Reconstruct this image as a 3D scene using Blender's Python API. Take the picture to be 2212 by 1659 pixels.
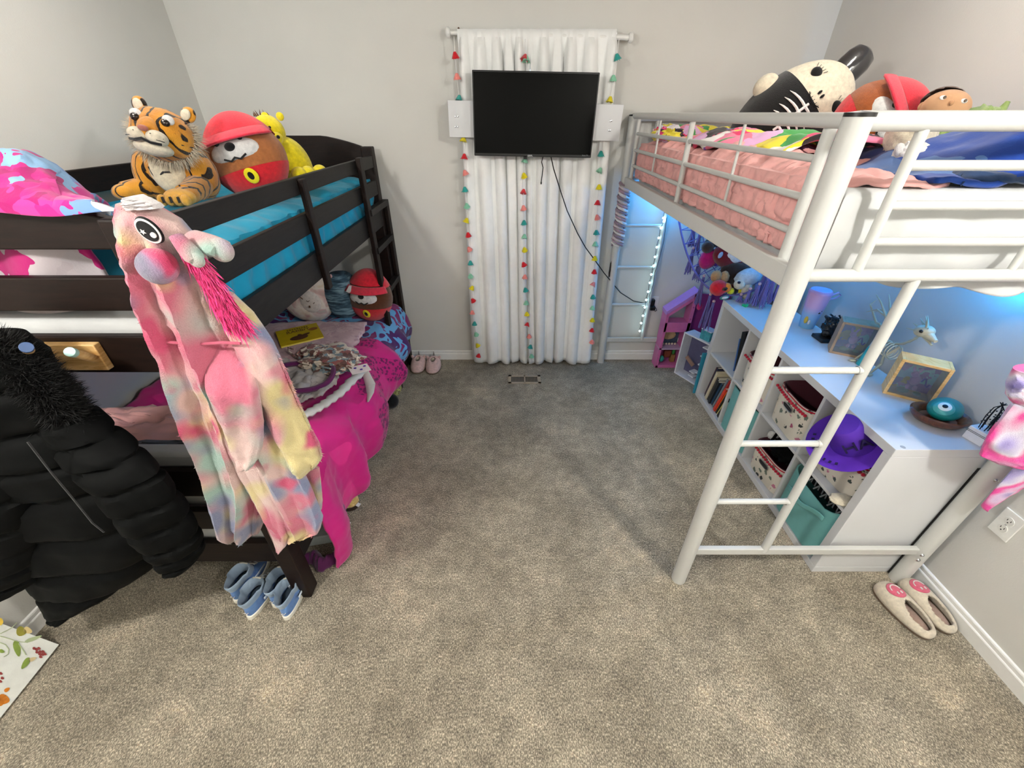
import bpy, math, random
from mathutils import Vector as V, Matrix, Euler, noise
random.seed(7)
PI = math.pi
sc = bpy.context.scene
for o in list(bpy.data.objects): bpy.data.objects.remove(o)

# ------------------------------------------------------------ camera, world, lamps, exposure
F = 880.0; CAMH = 1.80; TH = math.atan(579.5 / F)
cd = bpy.data.cameras.new('camera'); cam = bpy.data.objects.new('camera', cd)
sc.collection.objects.link(cam); sc.camera = cam
cd.sensor_fit = 'HORIZONTAL'; cd.sensor_width = 36.0; cd.lens = 36.0 * F / 2212.0
cd.clip_start = 0.02; cam.location = (0, 0, CAMH); cam.rotation_euler = (PI / 2 - TH, 0, 0)
w = bpy.data.worlds.new('world'); sc.world = w; w.use_nodes = True
w.node_tree.nodes['Background'].inputs[0].default_value = (0.85, 0.9, 1.0, 1)
w.node_tree.nodes['Background'].inputs[1].default_value = 1.0
sc.view_settings.view_transform = 'Standard'; sc.view_settings.look = 'None'
sc.view_settings.gamma = 1.0; sc.view_settings.use_curve_mapping = False
sc.view_settings.exposure = 1.52
LAMP_W = 36.0
def lamp(name, loc, energy, col, size=0.07, kind='POINT'):
    l = bpy.data.lights.new(name, kind); l.energy = energy; l.color = col
    if kind == 'AREA': l.shape = 'DISK'; l.size = size
    else: l.shadow_soft_size = size
    o = bpy.data.objects.new(name, l); sc.collection.objects.link(o); o.location = loc; return o
for (lx, ly, k) in ((1.42, -.12, .74), (-1.32, -.12, .74), (1.30, 1.95, .05), (-1.32, 1.95, .07)):
    lamp('ceiling_and_fill_lamp', (lx, ly, 2.36), LAMP_W * k, (1.0, 0.975, 0.94))  # front pair lights the room; weak rear pair is added fill
# blue LED strip stuck under the loft bed: its own light
for (lx, ly, e) in ((1.12, 3.05, 1.3), (1.84, 2.2, 1.3), (1.84, 1.45, 1.5), (1.45, 3.05, 0.6)):
    lamp('led_glow', (lx, ly, 1.34), e, (0.0, 0.38, 1.0), 0.03)

# ------------------------------------------------------------ helpers
ST, CT = math.sin(TH), math.cos(TH)
def at(px, py, X=None, Y=None, Z=None):
    "measured pixel of the photograph and one known world coordinate -> world point"
    u = (px - 1106) / F; v = (py - 829.5) / F
    d = V((u, CT - v * ST, -ST - v * CT))
    t = X / d[0] if X is not None else Y / d[1] if Y is not None else (Z - CAMH) / d[2]
    return V((0, 0, CAMH)) + d * t
def lin(h):
    h = h.lstrip('#'); c = [int(h[i:i + 2], 16) / 255 for i in (0, 2, 4)]
    return tuple(x / 12.92 if x <= .04045 else ((x + .055) / 1.055) ** 2.4 for x in c) + (1,)
def rot(x=0, y=0, z=0): return Euler((math.radians(x), math.radians(y), math.radians(z))).to_matrix()
def aim(d):  # matrix whose z axis looks along d
    return V(d).normalized().to_track_quat('Z', 'Y').to_matrix()
class MB:
    def __init__(s): s.v = []; s.f = []
    def add(s, vs, fs):
        n = len(s.v); s.v += [tuple(p) for p in vs]; s.f += [tuple(i + n for i in f) for f in fs]; return s
    def box(s, c, d, R=None):
        c = V(c); vs = []
        for i in range(8):
            p = V(((i & 1) - .5, (i >> 1 & 1) - .5, (i >> 2) - .5)); p = V((p[0] * d[0], p[1] * d[1], p[2] * d[2]))
            vs.append(c + (R @ p if R else p))
        return s.add(vs, [(0, 2, 3, 1), (4, 5, 7, 6), (0, 1, 5, 4), (2, 6, 7, 3), (0, 4, 6, 2), (1, 3, 7, 5)])
    def bb(s, a, b):
        a = V(a); b = V(b); return s.box((a + b) / 2, [abs(q) for q in (b - a)])
    def tube(s, pts, r, n=8, cap=True, closed=False, flat=1.0):
        pts = [V(p) for p in pts]; m = len(pts); rs = r if isinstance(r, (list, tuple)) else [r] * m
        vs = []; up = None
        for i, p in enumerate(pts):
            a = pts[(i - 1) % m] if closed else pts[max(i - 1, 0)]; b = pts[(i + 1) % m] if closed else pts[min(i + 1, m - 1)]
            t = (b - a); t = t.normalized() if t.length > 1e-9 else V((0, 0, 1))
            if up is None: up = V((0, 0, 1)) if abs(t.z) < .9 else V((0, 1, 0))
            x = up.cross(t).normalized(); y = t.cross(x); up = y
            for k in range(n):
                q = 2 * PI * k / n; vs.append(p + x * (math.cos(q) * rs[i]) + y * (math.sin(q) * rs[i] * flat))
        fs = []
        for i in range(m if closed else m - 1):
            j = (i + 1) % m
            for k in range(n): fs.append((i * n + k, i * n + (k + 1) % n, j * n + (k + 1) % n, j * n + k))
        if cap and not closed: fs += [tuple(range(n))[::-1], tuple(range((m - 1) * n, m * n))]
        return s.add(vs, fs)
    def rod(s, a, b, r, n=12): return s.tube([a, b], r, n)
    def ell(s, c, r, R=None, n=20, m=14, fn=None, keep=None):
        c = V(c); vs = []; raw = []
        if not isinstance(r, (list, tuple)): r = (r, r, r)
        for i in range(m + 1):
            a = PI * i / m
            for k in range(n):
                b = 2 * PI * k / n; raw.append(V((math.sin(a) * math.cos(b), math.sin(a) * math.sin(b), math.cos(a))))
        for p in raw:
            q = V((p[0] * r[0], p[1] * r[1], p[2] * r[2]))
            if fn: q = fn(q, p)
            vs.append(c + (R @ q if R else q))
        fs = []
        for i in range(m):
            for k in range(n):
                f = (i * n + k, (i + 1) * n + k, (i + 1) * n + (k + 1) % n, i * n + (k + 1) % n)
                if keep:
                    g = (raw[f[0]] + raw[f[1]] + raw[f[2]] + raw[f[3]]) / 4
                    if not keep(g): continue
                fs.append(f)
        return s.add(vs, fs)
    def lathe(s, prof, c=(0, 0, 0), R=None, n=24):
        c = V(c); vs = []
        for (r, z) in prof:
            for k in range(n):
                a = 2 * PI * k / n; p = V((r * math.cos(a), r * math.sin(a), z)); vs.append(c + (R @ p if R else p))
        fs = []
        for i in range(len(prof) - 1):
            for k in range(n): fs.append((i * n + k, i * n + (k + 1) % n, (i + 1) * n + (k + 1) % n, (i + 1) * n + k))
        return s.add(vs, fs)
    def grid(s, fn, nu, nv, keep=None):
        vs = [fn(i / nu, j / nv) for j in range(nv + 1) for i in range(nu + 1)]
        fs = []
        for j in range(nv):
            for i in range(nu):
                if keep and not keep((i + .5) / nu, (j + .5) / nv): continue
                a = j * (nu + 1) + i; fs.append((a, a + 1, a + nu + 2, a + nu + 1))
        return s.add(vs, fs)
    def rings(s, rs, cap=(True, True)):
        n = len(rs[0]); vs = [p for r in rs for p in r]; fs = []
        for i in range(len(rs) - 1):
            for k in range(n): fs.append((i * n + k, i * n + (k + 1) % n, (i + 1) * n + (k + 1) % n, (i + 1) * n + k))
        if cap[0]: fs.append(tuple(range(n))[::-1])
        if cap[1]: fs.append(tuple(range((len(rs) - 1) * n, len(rs) * n)))
        return s.add(vs, fs)
    def prism(s, poly, th, c=(0, 0, 0), R=None):
        c = V(c); n = len(poly); vs = []
        for z in (0, th):
            for (x, y) in poly:
                p = V((x, y, z)); vs.append(c + (R @ p if R else p))
        fs = [tuple(range(n))[::-1], tuple(range(n, 2 * n))]
        for k in range(n): fs.append((k, (k + 1) % n, n + (k + 1) % n, n + k))
        return s.add(vs, fs)
    def spikes(s, pn, ln, wd, droop=(0, 0, 0), jit=.35):
        for (p, nn) in pn:
            p = V(p); d = (V(nn).normalized() + V([random.uniform(-jit, jit) for _ in range(3)]) + V(droop)).normalized()
            L = ln * random.uniform(.6, 1.25); x = d.orthogonal().normalized(); x.rotate(Matrix.Rotation(random.random() * 6.28, 3, d))
            a = wd * random.uniform(.6, 1.2); m = p + d * L * .5 + V(droop) * L * .15
            s.add([p - x * a, p + x * a, m + x * a * .6, m - x * a * .6, p + d * L + V(droop) * L * .5], [(0, 1, 2, 3), (3, 2, 4)])
        return s
    def fuzz(s, obs, count, ln, wd, droop=(0, 0, 0), jit=.5):
        "short fibres scattered over the surface of finished meshes"
        fs = []; ws = []
        for ob in obs:
            me = ob.data
            for p in me.polygons: fs.append((me, p)); ws.append(p.area)
        pn = []
        for me, p in random.choices(fs, ws, k=count):
            vs = [me.vertices[i].co for i in p.vertices]; a, b = random.random(), random.random()
            if len(vs) == 4: q = vs[0].lerp(vs[1], a).lerp(vs[3].lerp(vs[2], a), b)
            else: q = p.center
            pn.append((q, p.normal))
        return s.spikes(pn, ln, wd, droop, jit)
    def build(s, name, mat, parent=None, smooth=True, bevel=0, solid=0, sub=0, **tg):
        me = bpy.data.meshes.new(name); me.from_pydata(s.v, [], s.f); me.validate(); me.update()
        if smooth:
            me.polygons.foreach_set('use_smooth', [True] * len(me.polygons))
            try: me.set_sharp_from_angle(angle=math.radians(42))
            except Exception: pass
        me.materials.append(mat)
        o = bpy.data.objects.new(name, me); sc.collection.objects.link(o)
        if parent:
            o.parent = parent; bpy.context.view_layer.update() if False else None
            o.matrix_parent_inverse = parent.matrix_basis.inverted()
        if solid: md = o.modifiers.new('solid', 'SOLIDIFY'); md.thickness = solid; md.offset = 0
        if bevel: md = o.modifiers.new('bevel', 'BEVEL'); md.width = bevel; md.segments = 2; md.limit_method = 'ANGLE'
        if sub: md = o.modifiers.new('sub', 'SUBSURF'); md.levels = sub; md.render_levels = sub
        for k, x in tg.items(): o[k] = x
        return o
def thing(name, label, cat, loc=(0, 0, 0), group=None):
    o = bpy.data.objects.new(name, None); sc.collection.objects.link(o); o.location = loc
    o.empty_display_size = .02; o['label'] = label; o['category'] = cat
    if group: o['group'] = group
    return o
def struct(o): o['kind'] = 'structure'; return o
def text(name, body, size, loc, R, mat, parent, ext=.0008, align='CENTER'):
    c = bpy.data.curves.new('t', 'FONT'); c.body = body; c.size = size; c.extrude = ext; c.align_x = align; c.align_y = 'CENTER'; c.resolution_u = 3
    t = bpy.data.objects.new('t', c); sc.collection.objects.link(t)
    bpy.context.view_layer.update()
    me = bpy.data.meshes.new_from_object(t.evaluated_get(bpy.context.evaluated_depsgraph_get()))
    bpy.data.objects.remove(t)
    mb = MB(); mb.add([V(loc) + R @ v.co for v in me.vertices], [tuple(p.vertices) for p in me.polygons])
    return mb.build(name, mat, parent, smooth=False)
def copy_thing(root, delta, label=None, rz=0.0, group=None):
    c = root.copy(); sc.collection.objects.link(c); c.location = root.location + V(delta); c.rotation_euler = (0, 0, root.rotation_euler.z + rz)
    if label: c['label'] = label
    if group: c['group'] = group
    for ch in list(root.children):
        d = ch.copy(); sc.collection.objects.link(d); d.parent = c
        for g in list(ch.children):
            e = g.copy(); sc.collection.objects.link(e); e.parent = d
    return c
def fbm(p, s=1.0, o=4): return noise.fractal(V(p) * s, 1.0, 2.0, o)

# ------------------------------------------------------------ materials (all procedural)
class N:
    def __init__(s, name):
        s.m = bpy.data.materials.new(name); s.m.use_nodes = True; s.t = s.m.node_tree; s.b = s.t.nodes['Principled BSDF']
        s.tc = s.t.nodes.new('ShaderNodeTexCoord')
    def n(s, kind, **k):
        x = s.t.nodes.new('ShaderNode' + kind)
        for a, b in k.items(): setattr(x, a, b)
        return x
    def l(s, a, b): s.t.links.new(a, b)
    def noise(s, scale, detail=4, vec=None, dist=0, rough=.6):
        x = s.n('TexNoise'); x.inputs['Scale'].default_value = scale; x.inputs['Detail'].default_value = detail
        x.inputs['Distortion'].default_value = dist; x.inputs['Roughness'].default_value = rough
        s.l(vec or s.tc.outputs['Object'], x.inputs['Vector']); return x
    def ramp(s, fac, stops, interp='LINEAR'):
        x = s.n('ValToRGB'); x.color_ramp.interpolation = interp; e = x.color_ramp.elements
        while len(e) < len(stops): e.new(.5)
        for q, (p, c) in zip(e, stops): q.position = p; q.color = lin(c) if isinstance(c, str) else c
        s.l(fac, x.inputs[0]); return x.outputs[0]
    def map(s, scale=(1, 1, 1), rotd=(0, 0, 0)):
        x = s.n('Mapping'); x.inputs['Scale'].default_value = scale; x.inputs['Rotation'].default_value = [math.radians(a) for a in rotd]
        s.l(s.tc.outputs['Object'], x.inputs[0]); return x.outputs[0]
    def mix(s, fac, a, b, mode='MIX'):
        x = s.n('MixRGB', blend_type=mode)
        for i, q in ((0, fac), (1, a), (2, b)):
            if isinstance(q, (int, float)): x.inputs[i].default_value = q
            elif isinstance(q, str): x.inputs[i].default_value = lin(q)
            elif isinstance(q, tuple): x.inputs[i].default_value = q
            else: s.l(q, x.inputs[i])
        return x.outputs[0]
    def col(s, c):
        if isinstance(c, str): s.b.inputs['Base Color'].default_value = lin(c)
        else: s.l(c, s.b.inputs['Base Color'])
        return s
    def set(s, rough=.6, metal=0, spec=.5, sheen=0, coat=0, trans=0):
        s.b.inputs['Roughness'].default_value = rough; s.b.inputs['Metallic'].default_value = metal
        s.b.inputs['Specular IOR Level'].default_value = spec; s.b.inputs['Sheen Weight'].default_value = sheen
        s.b.inputs['Coat Weight'].default_value = coat; s.b.inputs['Transmission Weight'].default_value = trans; return s
    def bump(s, h, st=.3, dist=.005):
        x = s.n('Bump'); x.inputs['Strength'].default_value = st; x.inputs['Distance'].default_value = dist
        s.l(h, x.inputs['Height']); s.l(x.outputs[0], s.b.inputs['Normal']); return s
def plain(name, c, rough=.6, metal=0, spec=.5, var=.06, vs=30, bst=0, bs=200, sheen=0, coat=0, bd=.002):
    m = N(name); z = m.noise(vs, 3)
    c0 = lin(c); a = tuple(x * (1 - var) for x in c0[:3]) + (1,); b = tuple(min(1, x * (1 + var)) for x in c0[:3]) + (1,)
    m.col(m.ramp(z.outputs['Fac'], [(.3, a), (.7, b)])).set(rough, metal, spec, sheen, coat)
    if bst: m.bump(m.noise(bs, 3).outputs['Fac'], bst, bd)
    return m.m
def fabric(name, c, var=.08, sheen=.2, bst=.35, bs=260, rough=.9): return plain(name, c, rough, 0, .25, var, 14, bst, bs, sheen)
def fuzzy(name, c, var=.15, bs=420): return plain(name, c, .95, 0, .15, var, 60, .7, bs, .35, 0, .004)
def patches(name, cols, scale=4, rnd=1.0, warp=.25, bst=.2, smooth_edge=False):
    m = N(name); nz = m.noise(scale * 1.2, 2)
    v = m.n('VectorMath', operation='MULTIPLY_ADD'); m.l(nz.outputs['Color'], v.inputs[0]); v.inputs[1].default_value = (warp,) * 3
    m.l(m.tc.outputs['Object'], v.inputs[2])
    vo = m.n('TexVoronoi'); vo.inputs['Scale'].default_value = scale; vo.inputs['Randomness'].default_value = rnd; m.l(v.outputs[0], vo.inputs['Vector'])
    sep = m.n('SeparateColor'); m.l(vo.outputs['Color'], sep.inputs[0])
    k = len(cols); out = m.ramp(sep.outputs[0], [(i / k, c) for i, c in enumerate(cols)], 'CONSTANT')
    m.col(out).set(.85, 0, .25, sheen=.2).bump(m.noise(140, 3).outputs['Fac'], bst, .003); return m
def tiedye(name, cols, scale=5, bs=300):
    m = N(name); z = m.noise(scale, 2, dist=.6)
    k = len(cols); out = m.ramp(z.outputs['Fac'], [(.28 + .44 * i / (k - 1), c) for i, c in enumerate(cols)])
    f = m.noise(bs, 3); out = m.mix(.18, out, f.outputs['Fac'], 'SOFT_LIGHT')
    m.col(out).set(.95, 0, .1, sheen=.4).bump(f.outputs['Fac'], .8, .004); return m.m

M = {}
# carpet
m = N('carpet'); big = m.noise(2.6, 4, rough=.65); mid = m.noise(16, 4); fine = m.noise(260, 2, m.map((1, .55, 1)), rough=.7); fine2 = m.noise(90, 3)
c = m.ramp(big.outputs['Fac'], [(.36, '#a39e95'), (.5, '#b4afa6'), (.64, '#c6c1b7')])
c = m.mix(.55, c, m.ramp(mid.outputs['Fac'], [(.3, '#85817a'), (.7, '#c9c5bc')]), 'OVERLAY')
c = m.mix(.5, c, m.ramp(fine2.outputs['Fac'], [(.3, '#6b675f'), (.7, '#dad6cd')]), 'OVERLAY')
c = m.mix(.75, c, m.ramp(fine.outputs['Fac'], [(.32, '#45413a'), (.5, '#929088'), (.66, '#f0ede6')]), 'OVERLAY')
hb = m.mix(.5, fine.outputs['Fac'], fine2.outputs['Fac'])
m.col(c).set(.97, 0, .1, sheen=.1).bump(hb, .8, .012); M['carpet'] = m.m
m = N('wall_paint'); z = m.noise(1.5, 3)
m.col(m.ramp(z.outputs['Fac'], [(.3, '#cfcec8'), (.7, '#d5d4ce')])).set(.75, 0, .3).bump(m.noise(170, 3).outputs['Fac'], .18, .002); M['wall'] = m.m
M['ceil'] = plain('ceiling_paint', '#e6e4de', .9)
M['trim'] = plain('trim_white', '#e6e6e2', .35, var=.02)
# dark wood of the bunk bed
m = N('espresso_wood'); z = m.noise(7, 5, m.map((1, 1, 9)), dist=1.0)
m.col(m.ramp(z.outputs['Fac'], [(.3, '#120b09'), (.7, '#20140f')])).set(.5, 0, .22).bump(z.outputs['Fac'], .12, .002); M['dark'] = m.m
m = N('charcoal_wood'); z = m.noise(7, 5, m.map((9, 1, 9)), dist=1.0)
m.col(m.ramp(z.outputs['Fac'], [(.3, '#1b1917'), (.7, '#262321')])).set(.5, 0, .22).bump(z.outputs['Fac'], .1, .002); M['char'] = m.m
m = N('pine'); z = m.noise(9, 5, m.map((1.2, 1, 9)), dist=1.5)
m.col(m.ramp(z.outputs['Fac'], [(.3, '#c8964f'), (.5, '#e2b877'), (.7, '#edca8f')])).set(.45).bump(z.outputs['Fac'], .08, .001); M['pine'] = m.m
m = N('bowl_wood'); z = m.noise(14, 5, m.map((1, 5, 1)), dist=2)
m.col(m.ramp(z.outputs['Fac'], [(.3, '#3d2012'), (.7, '#7a4526')])).set(.3, coat=.3); M['bowlwood'] = m.m
m = N('shelf_white'); m.col(m.ramp(m.noise(3, 2).outputs['Fac'], [(.3, '#cdcfd0'), (.7, '#d2d4d6')])).set(.35, 0, .45); M['shelf'] = m.m
m = N('bed_white'); ch = m.noise(55, 5, rough=.8)
m.col(m.ramp(ch.outputs['Fac'], [(.0, '#3a332b'), (.235, '#3a332b'), (.24, '#c4c5c1'), (1, '#c8c9c5')])).set(.38, 0, .5); M['bedwhite'] = m.m
M['chipped'] = plain('chipped_dark', '#2b2520', .8)
for k, c in dict(red='#d41f2b', crimson='#b3122f', teal='#2f9f96', mint='#8ed0ae', yellow='#e6d51f', pink='#f28e86', hotpink='#e8276f', magenta='#c41870', purple='#5b2aa8', lav='#8d86c9',
                 brown='#5b3a22', tan='#b98a5c', cream='#d9cfb8', white='#dddcd9', black='#0b0b0c', grey='#8a8c8e', blue='#2b5fc0', ltblue='#7fb4dc', navy='#141d3d', green='#3c8f3d', orange='#ee8a2a', skin='#d3a173', gold='#d9a92c').items():
    M[k] = fuzzy('plush_' + k, c); M[k + '_f'] = fabric('fabric_' + k, c); M[k + '_p'] = plain('plastic_' + k, c, .35, var=.02)
M['steel'] = plain('steel', '#b9bbbd', .25, 1.0, var=.03)
M['screen'] = plain('tv_screen', '#010202', .12, 0, .12, var=0)
M['bezel'] = plain('tv_bezel', '#08090a', .4, var=0)
M['turq'] = fabric('turquoise_cotton', '#1592b4', .05, .15, .25, 90)
M['blush'] = fabric('blush_cotton', '#e3aaa5', .05, .15, .25, 120)
M['sheet'] = fabric('white_sheet', '#c2c4c3', .03, .1, .2, 60)
M['curtain'] = fabric('curtain_cloth', '#f2f3f1', .03, .1, .3, 300)
m = N('rainbow_fleece')
def off(k):
    x = m.n('Mapping'); x.inputs['Location'].default_value = (k, k * 1.7, -k); m.l(m.tc.outputs['Object'], x.inputs[0]); return x.outputs[0]
c = m.mix(m.ramp(m.noise(5, 1, off(1)).outputs['Fac'], [(.42, (0, 0, 0, 1)), (.56, (1, 1, 1, 1))]), '#cfb2ac', '#c0697e')
c = m.mix(m.ramp(m.noise(6, 1, off(5)).outputs['Fac'], [(.52, (0, 0, 0, 1)), (.64, (1, 1, 1, 1))]), c, '#cfbf8a')
c = m.mix(m.ramp(m.noise(6, 1, off(9)).outputs['Fac'], [(.53, (0, 0, 0, 1)), (.66, (1, 1, 1, 1))]), c, '#9ab5aa')
c = m.mix(m.ramp(m.noise(7, 1, off(14)).outputs['Fac'], [(.56, (0, 0, 0, 1)), (.68, (1, 1, 1, 1))]), c, '#7f86a3')
c = m.mix(m.ramp(m.noise(9, 1, off(20)).outputs['Fac'], [(.6, (0, 0, 0, 1)), (.7, (1, 1, 1, 1))]), c, '#c25272')
fz = m.noise(300, 3); c = m.mix(.25, c, fz.outputs['Fac'], 'SOFT_LIGHT')
m.col(c).set(.95, 0, .1, sheen=.35).bump(m.mix(.4, fz.outputs['Fac'], m.noise(60, 3).outputs['Fac']), .8, .006); M['robe'] = m.m
M['robe2'] = tiedye('pink_tiedye', ['#6258a0', '#a79cd0', '#d9d2e2', '#e04a98', '#e0409a', '#d6b9d8', '#7a6bb4'], 5)
M['puffer'] = plain('black_nylon', '#020303', .75, 0, .12, .1, 12, .1, 60)
M['furblack'] = plain('black_fur', '#060606', .8, var=.2)
M['upperblanket'] = patches('mermaid_print', ['#c01a7c', '#b8136f', '#86b4dd', '#c01a7c', '#6f93cc', '#b8136f', '#c8358a', '#e6e8f2', '#a30f66', '#c01a7c'], 8, warp=.5).m
# magenta comforter: scale dots only on plain magenta with large paler patches
m = N('magenta_comforter'); v = m.n('TexVoronoi'); v.inputs['Scale'].default_value = 46; m.l(m.tc.outputs['Object'], v.inputs['Vector'])
dots = m.ramp(v.outputs['Distance'], [(.0, '#6d0a52'), (.42, '#6d0a52'), (.5, '#b8126f')]); base = m.ramp(m.noise(3.2, 1, dist=.8).outputs['Fac'], [(.0, '#4b1660'), (.29, '#4b1660'), (.30, '#c3157a'), (.62, '#c9187a'), (.64, '#dc2a86')], 'LINEAR')
sepn = m.n('SeparateXYZ'); m.l(m.tc.outputs['Object'], sepn.inputs[0])
my = m.n('Math', operation='GREATER_THAN'); m.l(sepn.outputs[1], my.inputs[0]); my.inputs[1].default_value = 1.85
pz = m.ramp(m.noise(4.5, 1, dist=.5).outputs['Fac'], [(.0, (1, 1, 1, 1)), (.5, (1, 1, 1, 1)), (.52, (0, 0, 0, 1))])
mm = m.n('Math', operation='MULTIPLY'); m.l(my.outputs[0], mm.inputs[0]); m.l(pz, mm.inputs[1])
c = m.mix(mm.outputs[0], base, dots)
far = m.n('Math', operation='GREATER_THAN'); m.l(sepn.outputs[1], far.inputs[0]); far.inputs[1].default_value = 2.42
cf = m.ramp(m.noise(7, 1, dist=1.2).outputs['Fac'], [(.0, '#4a1a5e'), (.44, '#4a1a5e'), (.46, '#63a8d8'), (.56, '#63a8d8'), (.58, '#7d1a62')], 'CONSTANT')
c = m.mix(far.outputs[0], c, cf)
m.col(c).set(.7, 0, .3, sheen=.2).bump(m.noise(60, 3).outputs['Fac'], .15, .003); M['lower'] = m.m
# cartoon fleece on the loft bed
M['cartoon'] = patches('bright_fleece', ['#f02f6f', '#ef86a4', '#8a5fd0', '#f4e23a', '#f5f1ee', '#ee2f6c', '#3f9f4a', '#f5f1ee', '#2a2224', '#e5b2dc'], 9, warp=.12).m
M['blushfleece'] = patches('mauve_fleece', ['#c3a3a8', '#b8979d', '#cdb0b3'], 16, warp=.2).m
M['floralcloth'] = patches('floral_cloth', ['#e8dccb', '#e0d2c2', '#9a5a56', '#e8dccb', '#8b6d5e', '#d8cabb', '#7c8f96', '#6b4a44'], 34, warp=.05).m
m = N('blue_streaks'); m.col(m.ramp(m.noise(9, 3, m.map((1, 1, 7))).outputs['Fac'], [(.35, '#1e3240'), (.5, '#3f5c6e'), (.62, '#7b9bab')])).set(.9); M['blueknit'] = m.m
M['pastel'] = tiedye('pastel_plush', ['#c3938d', '#d9c7b0', '#e7ddd2', '#cfa9a4', '#b7b8ac'], 9)
# animal print canvas of the bins
m = N('animal_print'); v = m.n('TexVoronoi'); v.inputs['Scale'].default_value = 22; v.inputs['Randomness'].default_value = .75; m.l(m.tc.outputs['Object'], v.inputs['Vector'])
nz = m.noise(70, 2); ad = m.n('Math', operation='MULTIPLY_ADD'); m.l(nz.outputs['Fac'], ad.inputs[0]); ad.inputs[1].default_value = .75; m.l(v.outputs['Distance'], ad.inputs[2])
msk = m.ramp(ad.outputs[0], [(.0, (1, 1, 1, 1)), (.62, (1, 1, 1, 1)), (.65, (0, 0, 0, 1))])
sep = m.n('SeparateColor'); m.l(v.outputs['Color'], sep.inputs[0])
ic = m.ramp(sep.outputs[0], [(.0, '#4b5552'), (.3, '#a85a75'), (.5, '#6f7c70'), (.7, '#39403f'), (.85, '#c07c92')], 'CONSTANT')
m.col(m.mix(msk, '#d9d4c6', ic)).set(.85, 0, .2).bump(m.noise(200, 2).outputs['Fac'], .2, .001); M['animal'] = m.m
M['lining'] = fabric('maroon_lining', '#4a0f22'); M['aqua'] = fabric('aqua_canvas', '#6fb0ae', .05, .1, .3, 240)
# tiger stripes
m = N('tiger_fur'); wv = m.n('TexWave'); wv.inputs['Scale'].default_value = 11; wv.inputs['Distortion'].default_value = 6; wv.inputs['Detail'].default_value = 2; wv.inputs['Detail Scale'].default_value = 1.2
m.l(m.map((1, .6, .5), (0, 20, 30)), wv.inputs['Vector'])
base = m.ramp(m.noise(8, 2).outputs['Fac'], [(.3, '#b8741c'), (.7, '#dc9c33')])
c = m.ramp(wv.outputs['Fac'], [(.0, (1, 1, 1, 1)), (.1, (1, 1, 1, 1)), (.17, (0, 0, 0, 1))])
m.col(m.mix(c, base, '#1f150c')).set(.95, 0, .1, sheen=.4).bump(m.noise(300, 2, m.map((1, 1, .4))).outputs['Fac'], .8, .004); M['tiger'] = m.m
m = N('clear_plastic'); m.col('#dce8f0').set(.05, trans=.9); M['clear'] = m.m
m = N('smoky_vinyl'); m.col('#2b2b2c').set(.12, 0, .6, coat=.6).bump(m.noise(22, 2).outputs['Fac'], .3, .01); M['vinyl'] = m.m
def emis(name, c, s):
    m = N(name); m.col(c); m.b.inputs['Emission Color'].default_value = lin(c); m.b.inputs['Emission Strength'].default_value = s; return m.m
M['led'] = emis('led_bulb', '#bff3ff', 6); M['ledstrip'] = emis('led_blue', '#2aa0ff', 8); M['canlight'] = emis('lamp_glow', '#fff2dc', 12)

# ------------------------------------------------------------ the room
WL, WR, WB, WF, HC = -1.99, 1.885, 3.14, -1.2, 2.44
struct(MB().bb((WL - .1, WF - .1, -.1), (WR + .1, WB + .1, 0)).build('floor', M['carpet'], smooth=False))
struct(MB().bb((WL - .1, WF - .1, HC), (WR + .1, WB + .1, HC + .1)).build('ceiling', M['ceil'], smooth=False))
struct(MB().bb((WL - .1, WF, 0), (WL, WB, HC)).build('wall_left', M['wall'], smooth=False))
struct(MB().bb((WR, WF, 0), (WR + .1, WB, HC)).build('wall_right', M['wall'], smooth=False))
struct(MB().bb((WL - .1, WF - .1, 0), (WR + .1, WF, HC)).build('wall_front', M['wall'], smooth=False))
wx0, wx1, wz0, wz1 = -.16, .46, .95, 2.08
mb = MB(); mb.bb((WL - .1, WB, 0), (wx0, WB + .1, HC)); mb.bb((wx1, WB, 0), (WR + .1, WB + .1, HC)); mb.bb((wx0, WB, 0), (wx1, WB + .1, wz0)); mb.bb((wx0, WB, wz1), (wx1, WB + .1, HC))
struct(mb.build('wall_back', M['wall'], smooth=False))
wn = bpy.data.objects.new('window_1', None); sc.collection.objects.link(wn); wn.location = (wx0, WB, wz0); wn['kind'] = 'structure'
mb = MB(); fy0, fy1 = WB + .03, WB + .07
mb.bb((wx0, fy0, wz0), (wx0 + .04, fy1, wz1)); mb.bb((wx1 - .04, fy0, wz0), (wx1, fy1, wz1)); mb.bb((wx0 + .04, fy0, wz0), (wx1 - .04, fy1, wz0 + .04)); mb.bb((wx0 + .04, fy0, wz1 - .04), (wx1 - .04, fy1, wz1)); mb.bb((wx0 + .04, fy0, 1.5), (wx1 - .04, fy1, 1.53))
mb.build('window_frame', M['trim'], wn, smooth=False, bevel=.003)
MB().bb((wx0 + .04, WB + .048, wz0 + .04), (wx1 - .04, WB + .052, wz1 - .04)).build('pane', M['clear'], wn, smooth=False)
def baseboard(name, a, b, nrm):
    a = V(a); b = V(b); n = V(nrm); mb = MB()
    prof = [(0, 0), (.014, 0), (.014, .056), (.012, .060), (.009, .062), (.009, .078), (.007, .083), (.0, .086)]
    r = [[p + n * x + V((0, 0, z)) for (x, z) in prof] for p in (a, b)]
    mb.rings(r); return struct(mb.build(name, M['trim'], smooth=False))
baseboard('baseboard_back', (WL, WB, 0), (WR, WB, 0), (0, -1, 0))
baseboard('baseboard_left', (WL, WF, 0), (WL, WB, 0), (1, 0, 0))
baseboard('baseboard_right', (WR, WF, 0), (WR, WB, 0), (-1, 0, 0))
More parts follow.
